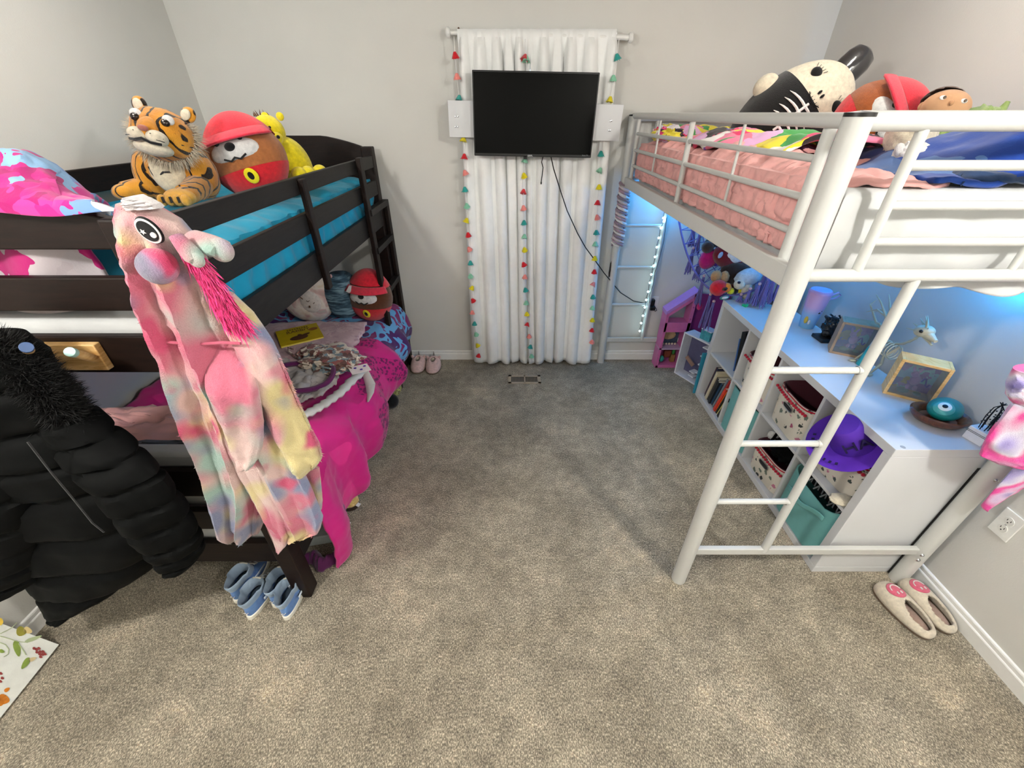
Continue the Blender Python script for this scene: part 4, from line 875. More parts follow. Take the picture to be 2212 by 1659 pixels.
o = MB().tube([at(x, y, Y=Y) for (x, y, Y) in ((1190, 338, 2.96), (1196, 365, 2.98), (1210, 410, 2.985), (1225, 455, 2.985), (1248, 505, 2.985), (1265, 535, 2.99), (1285, 562, 3.0), (1305, 590, 3.04), (1340, 632, 3.12), (1368, 650, 3.12), (1392, 655, 3.12), (1402, 655, 3.12))], .0035, 8).build('black_cable', M['black_p']); o['label'] = 'black power cord running from the television to the wall outlet'; o['category'] = 'cord'
o = MB().tube([at(x, y, Y=2.99) for (x, y) in ((1173, 338), (1170, 350), (1173, 362), (1171, 380), (1169, 393))], .0032, 8).ell(at(1169, 395, Y=2.99), (.005, .005, .01)).build('short_cable', M['black_p']); o['label'] = 'short loose black cable dangling below the television'; o['category'] = 'cord'
# nails, wall marks
def outlet(label, c, R, loc):
    t = thing('wall_outlet', label, 'outlet', loc); c = V(c)
    MB().box(c + R @ V((0, -.003, 0)), (.072, .006, .118), R).build('cover_plate', plain('plate_white', '#e3e3de', .3), t, smooth=False, bevel=.002)
    for s_ in (-1, 1):
        r = MB().lathe([(0, .0015), (.0165, .0015), (.0172, 0)], c + R @ V((0, -.006, .0195 * s_)), R @ rot(90), 24).build('receptacle', plain('receptacle_white', '#dcdcd6', .3), t)
        mb = MB(); 
        for q in (-1, 1): mb.box(c + R @ V((.0062 * q, -.0078, .0225 * s_ if s_ > 0 else -.0165)), (.002, .001, .0075), R)
        mb.box(c + R @ V((0, -.0078, .0125 if s_ > 0 else -.0265)), (.004, .001, .004), R); mb.build('slots', M['black_p'], r, smooth=False)
    MB().lathe([(0, .001), (.003, .001), (.0035, 0)], c + R @ V((0, -.006, 0)), R @ rot(90), 10).build('screw', M['steel'], t)
    return t
outlet('white wall outlet low on the right wall beside the loft bed leg', (WR, 1.0, .50), rot(0, 0, -90), (WR, 1.0, .5))
po = at(1411, 655, Y=WB)
outlet('white wall outlet on the back wall behind the string lights', po, rot(0, 0, 0), po)
t = thing('power_adapter', 'black plug adapters in the back wall outlet', 'plug', po + V((-.02, -.02, 0)))
MB().bb(po + V((-.035, -.045, -.005)), po + V((-.002, -.008, .045))).build('plug', M['black_p'], t, bevel=.004, smooth=False); MB().bb(po + V((-.03, -.05, -.045)), po + V((.01, -.008, -.012))).build('plug', M['black_p'], t, bevel=.004, smooth=False)
MB().tube([po + V((.0, -.03, -.03)), po + V((.02, -.03, -.03)), po + V((.03, -.03, -.05)), po + V((.015, -.03, -.06))], .003, 6).build('wire', M['black_p'], t)

# ------------------------------------------------------------ white metal loft bed (right)
LX0, LX1, LY0, LY1 = .774, 1.79, 1.086, 3.09
lb = thing('loft_bed', 'white tubular metal loft bed with end ladders against the right wall', 'bed', (1.28, 2.1, 0))
BW = M['bedwhite']
def lrod(name, a, b, r, n=14): return MB().rod(a, b, r, n).build(name, BW, lb)
for (x, y) in ((LX0, LY0), (LX1, LY0), (LX0, LY1), (LX1, LY1)):
    p = MB().tube([(x, y, 0), (x, y, 1.80)], .0305, 20).build('leg', BW, lb); MB().lathe([(.0, .0), (.0312, .0), (.0312, .008), (0, .012)], (x, y, 1.798), None, 20).build('end_cap', M['black_p'], p)
MB().ell((LX0 - .026, LY1 - .012, .82), (.006, .014, .07), None, 12, 10, fn=lambda q, p: q * (1 + .5 * fbm(p * 5))).build('chipped_paint', M['chipped'], lb)
for x in (LX0, LX1):
    MB().bb((x - .013, LY0 + .02, 1.395), (x + .013, LY1 - .02, 1.455)).build('side_beam', BW, lb, smooth=False, bevel=.004)
for y in (LY0, LY1):
    lrod('end_rail', (LX0, y, 1.79), (LX1, y, 1.79), .0205, 18)
    lrod('end_rail', (LX0, y, 1.438), (LX1, y, 1.438), .0175, 16)
    for z in (1.702, 1.614, 1.527): lrod('end_rail', (.93, y, z), (LX1, y, z), .0115)
    lrod('end_post', (.93, y, 1.438), (.93, y, 1.785), .013); lrod('end_post', (1.345, y, 1.438), (1.345, y, 1.527), .009)
    lrod('ladder_side', (1.098, y, .215), (1.098, y, 1.43), .0155)
    for z in (.531, .833, 1.136):
        g = lrod('ladder_rung', (LX0, y, z), (1.098, y, z), .0115); MB().lathe([(.0135, -.006), (.0135, .006)], (1.083, y, z), rot(0, 90), 14).build('weld_collar', BW, g)
    MB().bb((LX0, y - .011, .198), (LX1, y + .011, .236)).build('lower_bar', BW, lb, smooth=False, bevel=.004)
for (x, z) in ((LX1 - .03, .225), (LX1 - .01, .68), (LX1 - .028, .19)):
    MB().lathe([(0, .006), (.006, .005), (.009, 0)], (x, LY0 - .03, z), rot(90), 14).build('bolt', M['steel'], lb)
for x in (LX0 + .018, LX1 - .018):
    MB().rod((x if x > 1 else LX0, LY0, 1.79), (x if x > 1 else LX0, LY1, 1.80), .0165, 16).build('guard_top_rail', BW, lb)
    for z in (1.706, 1.615, 1.527): lrod('guard_rail', (x, 1.195, z), (x, 3.02, z), .0095, 10)
    lrod('guard_post', (x, 1.195, 1.44), (x, 1.195, 1.785), .0155)
    lrod('guard_post', (x, 2.12, 1.44), (x, 2.12, 1.785), .0125)
    lrod('guard_post', (x, 3.02, 1.44), (x, 3.02, 1.785), .0125)
    for y in (1.64, 2.58): lrod('guard_spindle', (x, y, 1.52), (x, y, 1.785), .0055, 8)
MB().bb((LX0 + .02, LY0 + .03, 1.415), (LX1 - .02, LY1 - .03, 1.43)).build('bunk_board', fabric('underside_white', '#d6d9dc'), lb, smooth=False)
# mattress with white sheet
def f(q, p): return q
mb = MB()
def sheetring(z, e):
    r = []; n = 200; x0, x1, y0, y1 = LX0 + .075 - e, LX1 - .035 + e, LY0 + .045 - e, LY1 - .04 + e
    per = [(x0, y0, x1, y0), (x1, y0, x1, y1), (x1, y1, x0, y1), (x0, y1, x0, y0)]
    for q in per:
        for k in range(n // 4):
            u = k / (n / 4); x = q[0] + (q[2] - q[0]) * u; y = q[1] + (q[3] - q[1]) * u
            cx_, cy_ = (x0 + x1) / 2, (y0 + y1) / 2
            w_ = .010 * fbm((x * 7 + y * 3, z * 7, 1)) * (1 if z > 1.44 else 2)
            if y == q[1] == y0 and z < 1.6: w_ += .004 * math.sin(x * 25 + z * 20) 
            r.append(V((x + (x - cx_) * w_ * 1.2, y + (y - cy_) * w_, z)))
    return r
zz = [(1.405, -.02), (1.44, 0), (1.47, .003), (1.50, .002), (1.53, .004), (1.56, .003), (1.59, .002), (1.62, 0), (1.635, -.008), (1.643, -.025)]
o = MB().rings([sheetring(z, e) for z, e in zz]).build('mattress', M['sheet']); o['label'] = 'white sheeted mattress on the loft bed'; o['category'] = 'mattress'
def f(u, v):
    x = 1.0 + .66 * u; return V((x, LY0 + .032 + .012 * math.sin(x * 30) * v, 1.425 - .045 * v * math.sin(PI * u) ** .6 * (1 + .3 * math.sin(x * 19))))
o = MB().grid(f, 60, 8).build('sheet_hem', M['sheet'], solid=.003); o['label'] = 'gathered white sheet hem sagging under the loft bed end rail'; o['category'] = 'bedding'
# blush comforter: top plus gathered side between mattress and guard
def f(u, v):
    y = 1.165 + (3.035 - 1.165) * v; xs = LX0 + .058; s = u * 1.13
    if s < .185: z = 1.455 + s; x = xs
    else: x = xs + (s - .185); z = 1.655
    rz = math.sin(y * 62 + 9 * fbm((y * 2, z * 6, 1), 2)) * .5 + 1.0 * fbm((y * 14, z * 4, 4)) - 1.1 * abs(fbm((y * 22 + z * 3, z * 3 + x * 3, 8)))
    if s < .185: x += .010 * rz + .006 * (math.sin(PI * s / .185)) * -1; x = max(x, LX0 + .034)
    else:
        z += .03 * math.exp(-((s - .30) / .12) ** 2) * (.6 + .6 * fbm((y * 3, 0, 3))) + .018 * rz * math.exp(-(s - .185) / .3) + .03 * fbm((x * 4, y * 3.5, 6)) + .015 * abs(fbm((x * 9, y * 5, 9))) - .05 * math.exp(-(s - .185) / .025)
        z = max(z, 1.648)
    if v < .03 and s > .185: z -= (.03 - v) * .3
    return V((x, y + (.02 * math.sin(x * 17) * (v < .1)), z))
def kp(u, v): return not (u > .42 and v < .30 * ss(.42, .75, u)) 
o = MB().grid(f, 170, 300, keep=kp).build('comforter', M['blush'], solid=.010); o['label'] = 'blush pink gathered comforter on the loft bed'; o['category'] = 'comforter'
# blue blanket over the near right
def f(u, v):
    x = 1.13 + .62 * u; y = 1.15 + .55 * v
    z = 1.655 + .115 * ss(.0, .45, u) * ss(.0, .25, v + .2 * u) * (1 - .3 * ss(.7, 1, v)) + .02 * fbm((x * 5, y * 5, 2)) + .012 * math.sin(x * 22 - y * 9)
    return V((x - .05 * (1 - v), y, max(z, 1.652)))
o = MB().grid(f, 60, 50).build('blue_blanket', patches('blue_fleece', ['#123c94', '#16449c', '#103684', '#15429a', '#4f76b4'], 4, warp=.3).m, solid=.014); o['label'] = 'royal blue blanket heaped at the near right corner of the loft bed'; o['category'] = 'blanket'
lay('navy_sheet', 'navy and pale blue cloth under the blue blanket on the loft bed', 'bedding', [(1.14, 1.145), (1.72, 1.145), (1.72, 1.4), (1.2, 1.4)], 1.668, patches('navyfold', ['#223a5e', '#8aa2cf', '#1c3050', '#9db0d8'], 5).m, .012, .01, 6, 21)
# cartoon-coloured fleece
def f(u, v):
    x = .90 + .42 * u + .03 * math.sin(v * 11); y = 1.55 + 1.38 * v
    z = 1.675 + .055 * math.sin(PI * min(1, u * 1.05)) ** .7 * (1 + .4 * fbm((0, y * 4, 2))) + .02 * fbm((x * 6, y * 6, 5)) + .012 * abs(math.sin(y * 16 + x * 8))
    return V((x, y, z))
o = MB().grid(f, 60, 120).build('printed_fleece', M['cartoon'], solid=.014); o['label'] = 'brightly printed fleece blanket crumpled along the loft bed'; o['category'] = 'blanket'
def f(q, p): return q * (1 + .35 * fbm(p * 3 + V((5, 0, 0))))
o = MB().ell((.905, 2.78, 1.71), (.07, .16, .045), None, 40, 24, fn=f).build('printed_cloth', patches('pinkzebra', ['#f2d7ea', '#e9cfe6', '#2d1f2a', '#f3e34a', '#ef3d7e', '#f5eef4'], 15, warp=.15).m); o['label'] = 'bunched pink and yellow printed cloth at the far end of the loft bed'; o['category'] = 'clothing'

# big skeleton plush with a vinyl hat
t = thing('skeleton_plush', 'large cream and black skeleton plush leaning in the corner on the loft bed', 'stuffed toy', (1.36, 2.40, 1.66)); S = V((1.325, 2.34, 1.775)); R = rot(-8, 48, -22)
P = lambda x, y, z: S + R @ V((x, y, z))
MB().ell(S, (.20, .15, .275), R, 44, 32, keep=lambda g: g.z > .20).build('head', M['cream'], t)
MB().ell(S, (.202, .152, .277), R, 44, 32, keep=lambda g: g.z <= .27).build('black_body', M['black'], t)
for s_ in (-1, 1): MB().ell(P(.195 * s_, -.03, -.01), (.045, .04, .055), R, 18, 12).build('arm', M['cream'], t)
wm = MB()
def on(x, z, k=1.02): 
    q = max(0, 1 - (x / .202) ** 2 - (z / .277) ** 2); return P(x, -.152 * math.sqrt(q) * k - .001, z)
wm.tube([on(-.02, .06 - .015 * k) for k in range(11)], .006, 6)
for k in range(5):
    z = .045 - .028 * k; L = .095 - .008 * k
    for s_ in (-1, 1): wm.tube([on(-.02 + s_ * L * q, z - .022 * q * q + .01 * q) for q in (0, .25, .5, .75, 1)], [.006, .0055, .005, .004, .001], 6)
wm.build('ribs', M['white_f'], t)
mb = MB().ell(on(-.02, -.19), (.05, .012, .022), R).build('hip_bone', M['white_f'], t)
for s_ in (-1, 1):
    e = MB().ell(on(-.02 + .085 * s_, .145, .99), (.024, .010, .020), R @ rot(0, 15 * s_), 20, 12).build('eye', M['black'], t)
    MB().ell(on(-.02 + .085 * s_, .15, 1.06), (.004, .003, .004), R).build('eye_glint', M['white'], e)
    lm = MB()
    for k in range(5): lm.tube([on(-.02 + .085 * s_ - .02 + .01 * k, .162), on(-.02 + .085 * s_ - .026 + .013 * k, .178)], .0012, 4)
    lm.build('lashes', M['black_f'], e)
    MB().ell(on(-.02 + .01 * s_, .115, 1.0), (.006, .006, .010), R, 10, 8).build('nostril', M['black'], t)
mb = MB().tube([on(-.06 + .016 * k, .085 - .012 * math.sin(PI * k / 5)) for k in range(6)], .0018, 5)
for k in range(5): mb.tube([on(-.052 + .016 * k, .087), on(-.052 + .016 * k, .068)], .0013, 4)
mb.build('stitched_mouth', M['black_f'], t)
t = thing('top_hat', 'shiny black vinyl top hat tipped on the skeleton plush', 'hat', P(.15, 0, .18)); hb_ = V((1.475, 2.34, 1.915)); Rh = rot(0, 40, -10)
MB().lathe([(.085, .0), (.088, .006), (.062, .012), (.060, .014)], hb_, Rh, 36).build('brim', M['vinyl'], t)
MB().lathe([(.062, .008), (.061, .045)], hb_, Rh, 36).build('band', M['white_p'], t)
MB().lathe([(.060, .045), (.062, .08), (.061, .12), (.05, .152), (.025, .166), (0, .169)], hb_, Rh, 36).build('crown', M['vinyl'], t)
capplush((1.43, 1.90, 1.765), (.16, .13, .15), 'c', 'round brown plush with red cap lying on the loft bed beside the skeleton plush', rot(0, 58, -30), fuzzy('plush_rust', '#9a4f1e'))
# doll head with brown hair
t = thing('soft_doll', 'cloth doll head with brown hair peeking over the loft bed end rail', 'doll', (1.49, 1.68, 1.75)); D = V((1.478, 1.68, 1.818)); R = rot(-22, 10, -34)
MB().ell(D, (.068, .06, .055), R, 30, 22).build('head', fabric('doll_skin', '#c79a74'), t)
MB().ell(D + R @ V((-.012, .008, .014)), (.064, .06, .052), R, 30, 22, keep=lambda g: g.z > .25 - .5 * g.y - .35 * g.x * 0 and g.y > -.75).build('hair', M['brown'], t)
for s_ in (-1, 1):
    e = MB().ell(D + R @ V((s_ * .028, -.054, .008)), (.010, .004, .007), R).build('eye', M['white_p'], t); MB().ell(D + R @ V((s_ * .028 + .003, -.0575, .008)), (.0045, .002, .005), R).build('iris', plain('iris', '#5b4a3a', .3), e)
    MB().ell(D + R @ V((s_ * .064, 0, -.002)), (.01, .008, .014), R).build('ear', fabric('doll_skin2', '#c0926c'), t)
MB().ell(D + R @ V((0, -.062, -.006)), (.006, .006, .008), R).build('nose', fabric('doll_skin3', '#bd8e68'), t)
MB().tube([D + V((-.02, 0, -.05)), D + V((-.03, .02, -.12))], [.035, .05], 14).build('torso', M['white_f'], t)
# green dragon plush
t = thing('green_plush', 'mossy green plush with pointed ear beside the blue blanket on the loft bed', 'stuffed toy', (1.40, 1.52, 1.66)); G = V((1.40, 1.52, 1.725))
m = tiedye('mossy', ['#3d5c22', '#6f8f3f', '#9db06a', '#4f7430'], 14)
def f(q, p): return q * (1 + .25 * fbm(p * 3))
MB().ell(G, (.12, .08, .075), rot(0, -15, 10), 34, 24, fn=f).ell(G + V((.09, .03, .05)), (.06, .055, .05), None, 24, 16, fn=f).build('body', m, t)
for (dx, dz) in ((.13, .10), (.06, .085)): MB().tube([G + V((dx, .02, dz - .03)), G + V((dx + .012, .02, dz + .012))], [.018, .006], 10).build('ear', m, t)
for k in range(7): MB().ell(G + V((-.08 + .03 * k, -.065 + .01 * abs(k - 3), .03 + .01 * math.sin(k))), .013).build('bump', M['green'], t)
# white dog plush and orange foot
t = thing('white_plush_dog', 'small white plush dog near the loft bed corner post', 'stuffed toy', (1.2, 1.45, 1.66)); W_ = V((1.215, 1.42, 1.70))
def f(q, p): return q * (1 + .18 * fbm(p * 5))
MB().ell(W_, (.045, .04, .036), None, 28, 20, fn=f).build('head', M['white'], t); MB().ell(W_ + V((.05, .09, .04)), (.06, .07, .06), None, 28, 20, fn=f).build('body', M['cream'], t)
MB().ell(W_ + V((.002, -.042, .0)), (.007, .005, .006)).build('nose', M['navy_p'], t)
for s_ in (-1, 1): MB().ell(W_ + V((.04 * s_, .0, .012)), (.014, .012, .022), rot(0, 30 * s_)).build('ear', M['white'], t)
MB().ell(W_ + V((.055, -.02, -.022)), (.024, .02, .016)).build('paw', M['orange'], t)
o = MB().bb((1.0, 2.32, 1.66), (1.16, 2.42, 1.72)).build('pastel_plush', M['pastel'], bevel=.03); o['label'] = 'pale rainbow plush below the skeleton plush on the loft bed'; o['category'] = 'stuffed toy'

# ------------------------------------------------------------ string lights, garlands, LED strip
def bulbs(name, label, pts, Y):
    t = thing(name, label, 'string lights', at(pts[0][0], pts[0][1], Y=Y)); W_ = [at(x, y, Y=Y) for (x, y) in pts]
    MB().tube([p + V((.004 * (-1) ** i, .004, 0)) for i, p in enumerate(W_)], .0016, 5).build('wire', M['black_p'], t)
    for p in W_: MB().ell(p, .0075, None, 10, 8).build('bulb', M['led'], t)
bulbs('string_lights', 'lit string lights wound down the far ladder side of the loft bed', [(1437, 450), (1433, 471), (1434, 478), (1428, 493), (1423, 514), (1419, 534), (1415, 555), (1412, 574), (1407, 593), (1404, 611), (1400, 630), (1396, 648), (1393, 664), (1389, 682), (1385, 698), (1382, 715)], LY1 - .022)
t = thing('bulb', 'single lit bulb at the top of the far loft bed leg', 'light', at(1354, 396, Y=3.04)); MB().ell(at(1354, 396, Y=3.04), .009, None, 10, 8).build('glass', M['led'], t)
t = thing('bulb', 'single lit bulb hanging beneath the loft bed beam above the bookcase', 'light', at(1682, 594, Y=1.9)); MB().ell(at(1682, 594, Y=1.9), .008, None, 10, 8).build('glass', M['led'], t)
W_ = [at(x, y, Y=3.06) for (x, y) in ((1440, 470), (1434, 520), (1424, 560), (1414, 590), (1411, 615), (1402, 640), (1404, 655))]
o = MB().tube(W_, .002, 6).build('black_wire', M['black_p']); o['label'] = 'thin black wire looping beside the string lights'; o['category'] = 'cord'
t = thing('led_strip', 'blue LED strip light under the loft bed', 'led strip', (1.3, 3.0, 1.39))
MB().bb((.85, 3.045, 1.388), (1.75, 3.055, 1.393)).bb((1.76, 1.2, 1.388), (1.77, 3.05, 1.393)).build('strip', M['ledstrip'], t, smooth=False)
# twisted yarn garland on the far leg
t = thing('yarn_garland', 'mauve and grey yarn garland twisted around the top of the far loft bed leg', 'garland', (LX0, LY1, 1.2))
for k, c in enumerate(('#a58a94', '#c9b9bb', '#8c7a86', '#d8d2d0')):
    P_ = [(LX0 + .04 * math.cos(i * .9 + k * 1.6), LY1 - .01 + .035 * math.sin(i * .9 + k * 1.6) - .01, 1.42 - i * .012) for i in range(36)]
    MB().tube(P_, [.008 + .003 * math.sin(i * 1.7 + k) for i in range(36)], 7).build('yarn', fabric('yarn%d' % k, c, .15), t)

# ------------------------------------------------------------ cube bookcase
BX0, BX1, BY0, BY1, BH = 1.415, 1.785, 1.12, 2.59, .772
bc_ = thing('cube_bookcase', 'white eight cube bookcase lying lengthwise under the loft bed', 'bookcase', (1.6, 1.85, 0))
def pan(name, a, b, bev=.002): return MB().bb(a, b).build(name, M['shelf'], bc_, smooth=False, bevel=bev)
pan('top_panel', (BX0, BY0, BH - .038), (BX1, BY1, BH)); pan('bottom_panel', (BX0, BY0, 0), (BX1, BY1, .038))
pan('side_panel', (BX0, BY0, .038), (BX1, BY0 + .038, BH - .038)); pan('side_panel', (BX0, BY1 - .038, .038), (BX1, BY1, BH - .038))
cy = [BY0 + .038 + (BY1 - BY0 - .076) * k / 4 for k in range(5)]
for k in (1, 2, 3): pan('divider', (BX0 + .002, cy[k] - .008, .038), (BX1, cy[k] + .008, BH - .038))
zm = BH / 2
for k in range(4): pan('shelf', (BX0 + .002, cy[k] + (.008 if k else 0), zm - .008), (BX1, cy[k + 1] - (.008 if k < 3 else 0), zm + .008))
pan('back_panel', (BX1, BY0 + .004, .004), (BX1 + .004, BY1 - .004, BH - .004))
MB().lathe([(0, .001), (.008, .001), (.009, 0)], (1.452, 1.135, BH), None, 16).build('cam_cover', plain('camgrey', '#9a9c9e', .5), bc_)
o = MB().bb((BX1 - .012, BY0 - .006, 0), (BX1 - .002, BY0 - .0005, .68)).build('black_edge_strip', M['black_f'], smooth=False); o['label'] = 'thin black strip along the rear edge of the bookcase end panel'; o['category'] = 'cord'  # plain black strip along the rear edge of the end panel

def bin_(label, ci, row, dx=0.0, rz=0, hh=.225, contents=None):
    y0, y1 = cy[ci] + .018, cy[ci + 1] - .018; z0 = .0395 if row == 0 else zm + .009; W, D, H = (y1 - y0) * .93, .30, hh
    c = V((BX0 + .012 + dx + D / 2, (y0 + y1) / 2, z0)); R = rot(0, 0, rz)
    t = thing('storage_bin', label, 'bin', c, group='animal print bins in the bookcase')
    P = lambda x, y, z: c + R @ V((x, y, z))
    n = 48
    def rr(z, e, sag=0):
        r = []
        for k in range(n):
            a = 2 * PI * (k + .5) / n; x = math.copysign(abs(math.cos(a)) ** .35, math.cos(a)); y = math.copysign(abs(math.sin(a)) ** .35, math.sin(a))
            r.append(P(x * (D / 2 + e), y * (W / 2 + e), z - sag * (x < -.5) * (1 - y * y)))
        return r
    MB().rings([rr(0, -.012), rr(.004, -.008), rr(H * .5, -.002), rr(H, .0, .012)], (True, False)).build('canvas', M['animal'], t)
    MB().rings([rr(H, .0, .012), rr(H + .002, -.004, .012), rr(H - .03, -.008), rr(.01, -.016)], (False, True)).build('lining', M['lining'], t)
    MB().rings([rr(H - .012, .0025, .012), rr(H - .004, .003, .012)], (False, False)).build('trim_band', M['crimson_f'], t)
    for k in range(15):
        y = -W / 2 + .012 + (W - .024) * k / 14; MB().ell(P(-D / 2 - .008, y, H - .026 - .012 * (1 - (2 * y / W) ** 2)), .0085, None, 8, 6).build('pompom', M['crimson'], t)
    hz = H - .075; pts = [(.04 * math.copysign(abs(math.cos(a)) ** .6, math.cos(a)), .014 * math.copysign(abs(math.sin(a)) ** .8, math.sin(a))) for a in [2 * PI * k / 24 for k in range(24)]]
    MB().prism(pts, .002, P(-D / 2 - .004, 0, hz), R @ rot(90, 0, -90)).build('handle_hole', M['black_f'], t)
    MB().tube([P(-D / 2 - .006, p[0], hz + p[1]) for p in pts], .0032, 6, closed=True).build('handle_ring', M['steel'], t)
    if contents: contents(t, P)
    return t
bin_('animal print bin in the upper cube partly hidden behind the loft bed leg', 2, 1, 0, 4)
bin_('animal print bin in the upper cube fully seen between leg and ladder', 1, 1, 0.0, -3)
def dk(t, P):
    def f(q, p): return q * (1 + .3 * fbm(p * 3))
    MB().ell(P(.0, -.01, .20), (.12, .11, .05), None, 30, 20, fn=f).build('black_bag', M['puffer'], t); MB().tube([P(-.08, .10, .2), P(-.05, .11, .28), P(.02, .1, .29), P(.06, .09, .22)], .008, 8).build('bag_strap', M['puffer'], t)
    MB().ell(P(-.06, .125, .22), (.03, .025, .03), None, 16, 12, fn=f).build('white_cloth', M['sheet'], t)
bin_('animal print bin stuffed with black bags in the lower cube beside the ladder', 1, 0, 0, 3, .19, dk)
bin_('animal print bin behind the purple hat in the nearest upper cube', 0, 1, .02, 2, .20)
# purple party hat
t = thing('purple_hat', 'purple felt hat with dark lettering in the nearest upper cube', 'hat', (1.43, 1.30, .6)); hc = V((1.445, 1.315, .625)); Rh = rot(0, -42, 0)
MB().ell(hc, (.15, .155, .02), Rh, 44, 10, fn=lambda q, p: V((q.x, q.y, q.z * .3 + .03 * (p.x ** 2 + p.y ** 2) ** 1.0 * (1 if True else 0)))).build('brim', plain('felt_purple', '#5a25b5', .8, var=.05), t)
Rt = Rh @ rot(0, 0, -90)
MB().lathe([(.085, .012), (.075, .06), (.06, .12), (.05, .13), (0, .132)], hc + Rh @ V((.02, 0, 0)), Rh, 32).build('crown', plain('felt_purple2', '#4a1d9c', .8, var=.05), t)
ink = plain('felt_ink', '#1a0a45', .8)
Ax = Rh @ V((0, 0, 1)); dcam = (V((0, 0, CAMH)) - hc); pz_ = (dcam - Ax * dcam.dot(Ax)).normalized(); px_ = Ax.cross(pz_)
text('lettering', 'HA', .075, hc + Rh @ V((.02, 0, 0)) + Ax * .07 + pz_ * .076, Matrix((px_, Ax, pz_)).transposed(), ink, t, .003)
mb = MB(); random.seed(11)
for k in range(9): a = PI + (-.9 + .2 * k); mb.box(hc + Rh @ V((.122 * math.cos(a), .122 * math.sin(a), .0345)), (.012, .007 + .004 * random.random(), .002), Rh @ rot(0, 0, math.degrees(a)))
mb.build('brim_marks', ink, t, smooth=False)
def fabbin(label, ci, H, contents=None, sag=.0, dx=0):
    y0, y1 = cy[ci] + .014, cy[ci + 1] - .014; c = V((BX0 + .006 + dx + .17, (y0 + y1) / 2, .039)); W = y1 - y0; D = .34
    t = thing('fabric_cube', label, 'bin', c, group='aqua fabric cubes in the bookcase'); P = lambda x, y, z: c + V((x, y, z))
    n = 40
    def rr(z, e, sg=0):
        r = []
        for k in range(n):
            a = 2 * PI * (k + .5) / n; x = math.copysign(abs(math.cos(a)) ** .2, math.cos(a)); y = math.copysign(abs(math.sin(a)) ** .2, math.sin(a))
            r.append(P(x * (D / 2 + e), y * (W / 2 + e), z - sg * (x < -.5) * (1 - y * y)))
        return r
    MB().rings([rr(0, -.004), rr(.003, 0), rr(H * .5, .0, 0), rr(H, 0, sag), rr(H, -.005, sag), rr(.01, -.006)], (True, True)).build('canvas', M['aqua'], t)
    if sag == 0: MB().tube([P(-D / 2 - .004, .02, H * .60), P(-D / 2 - .007, 0, H * .55), P(-D / 2 - .007, -.02, H * .5), P(-D / 2 - .004, -.035, H * .42)], .0035, 8).build('handle_slot', plain('slot', '#1f3a3c', .8), t)
    else:
        def g(u, v): return P(-D / 2 - .004 - .018 * math.sin(PI * u), -W * .38 + W * .76 * u, H * .80 - .06 * u - .028 * v + .008 * math.sin(u * 9))
        MB().grid(g, 20, 4).build('handle_strap', M['aqua'], t, solid=.004)
    if contents: contents(t, P, W, H)
fabbin('flat fronted aqua fabric cube in the lower row next to the books', 2, .32)
def gb(t, P, W, H):
    mb = MB()
    for k in range(5): mb.tube([P(-.15, -W / 2 + .03 + .05 * k, H - .03), P(-.10, -W / 2 + .03 + .05 * k, H + .012), P(-.05, -W / 2 + .03 + .05 * k, H + .01)], .004, 6)
    MB().bb(P(-.12, -W / 2 + .012, H - .05), P(.12, W / 2 - .012, H + .02)).build('black_case', M['black_p'], t, bevel=.01, smooth=False)
    for k in range(11): mb.tube([P(-.128, -W / 2 + .02 + .026 * k, H - .035), P(-.122, -W / 2 + .028 + .026 * k, H + .01), P(-.10, -W / 2 + .028 + .026 * k, H + .024)], .003, 5)
    mb.build('zip_teeth', plain('zipgrey', '#8d9396', .4, .5), t)
fabbin('sagging aqua fabric cube holding a black case in the nearest lower cube', 0, .30, gb, .055, .0)
o = MB().ell((1.43, 1.20, .41), (.05, .035, .018), None, 24, 14, fn=lambda q, p: q * (1 + .12 * fbm(p * 3))).build('felt_toy', M['cream']); o['label'] = 'cream rounded felt piece on the shelf in front of the nearest animal print bin'; o['category'] = 'felt toy'
# black folders in far upper cube
t = thing('black_folder', 'black ring binder standing tilted in the farthest upper cube', 'binder', (1.55, 2.3, zm)); R = rot(-10, 0, 12)
MB().box((1.56, 2.285, zm + .155), (.24, .035, .28), R).build('cover', M['black_p'], t, bevel=.003, smooth=False)
for z in (.1, .2): MB().tube([V((1.45 , 2.262, zm + z)) + V((0, .02 * math.cos(a), .02 * math.sin(a))) for a in [k * PI / 6 for k in range(7)]], .002, 6).build('ring', M['steel'], t)
o = MB().box((1.55, 2.325, zm + .12), (.2, .008, .22), R).build('notebook', plain('notebook_blue', '#3f66a0', .6), smooth=False); o['label'] = 'thin blue notebook leaning behind the black binder'; o['category'] = 'notebook'
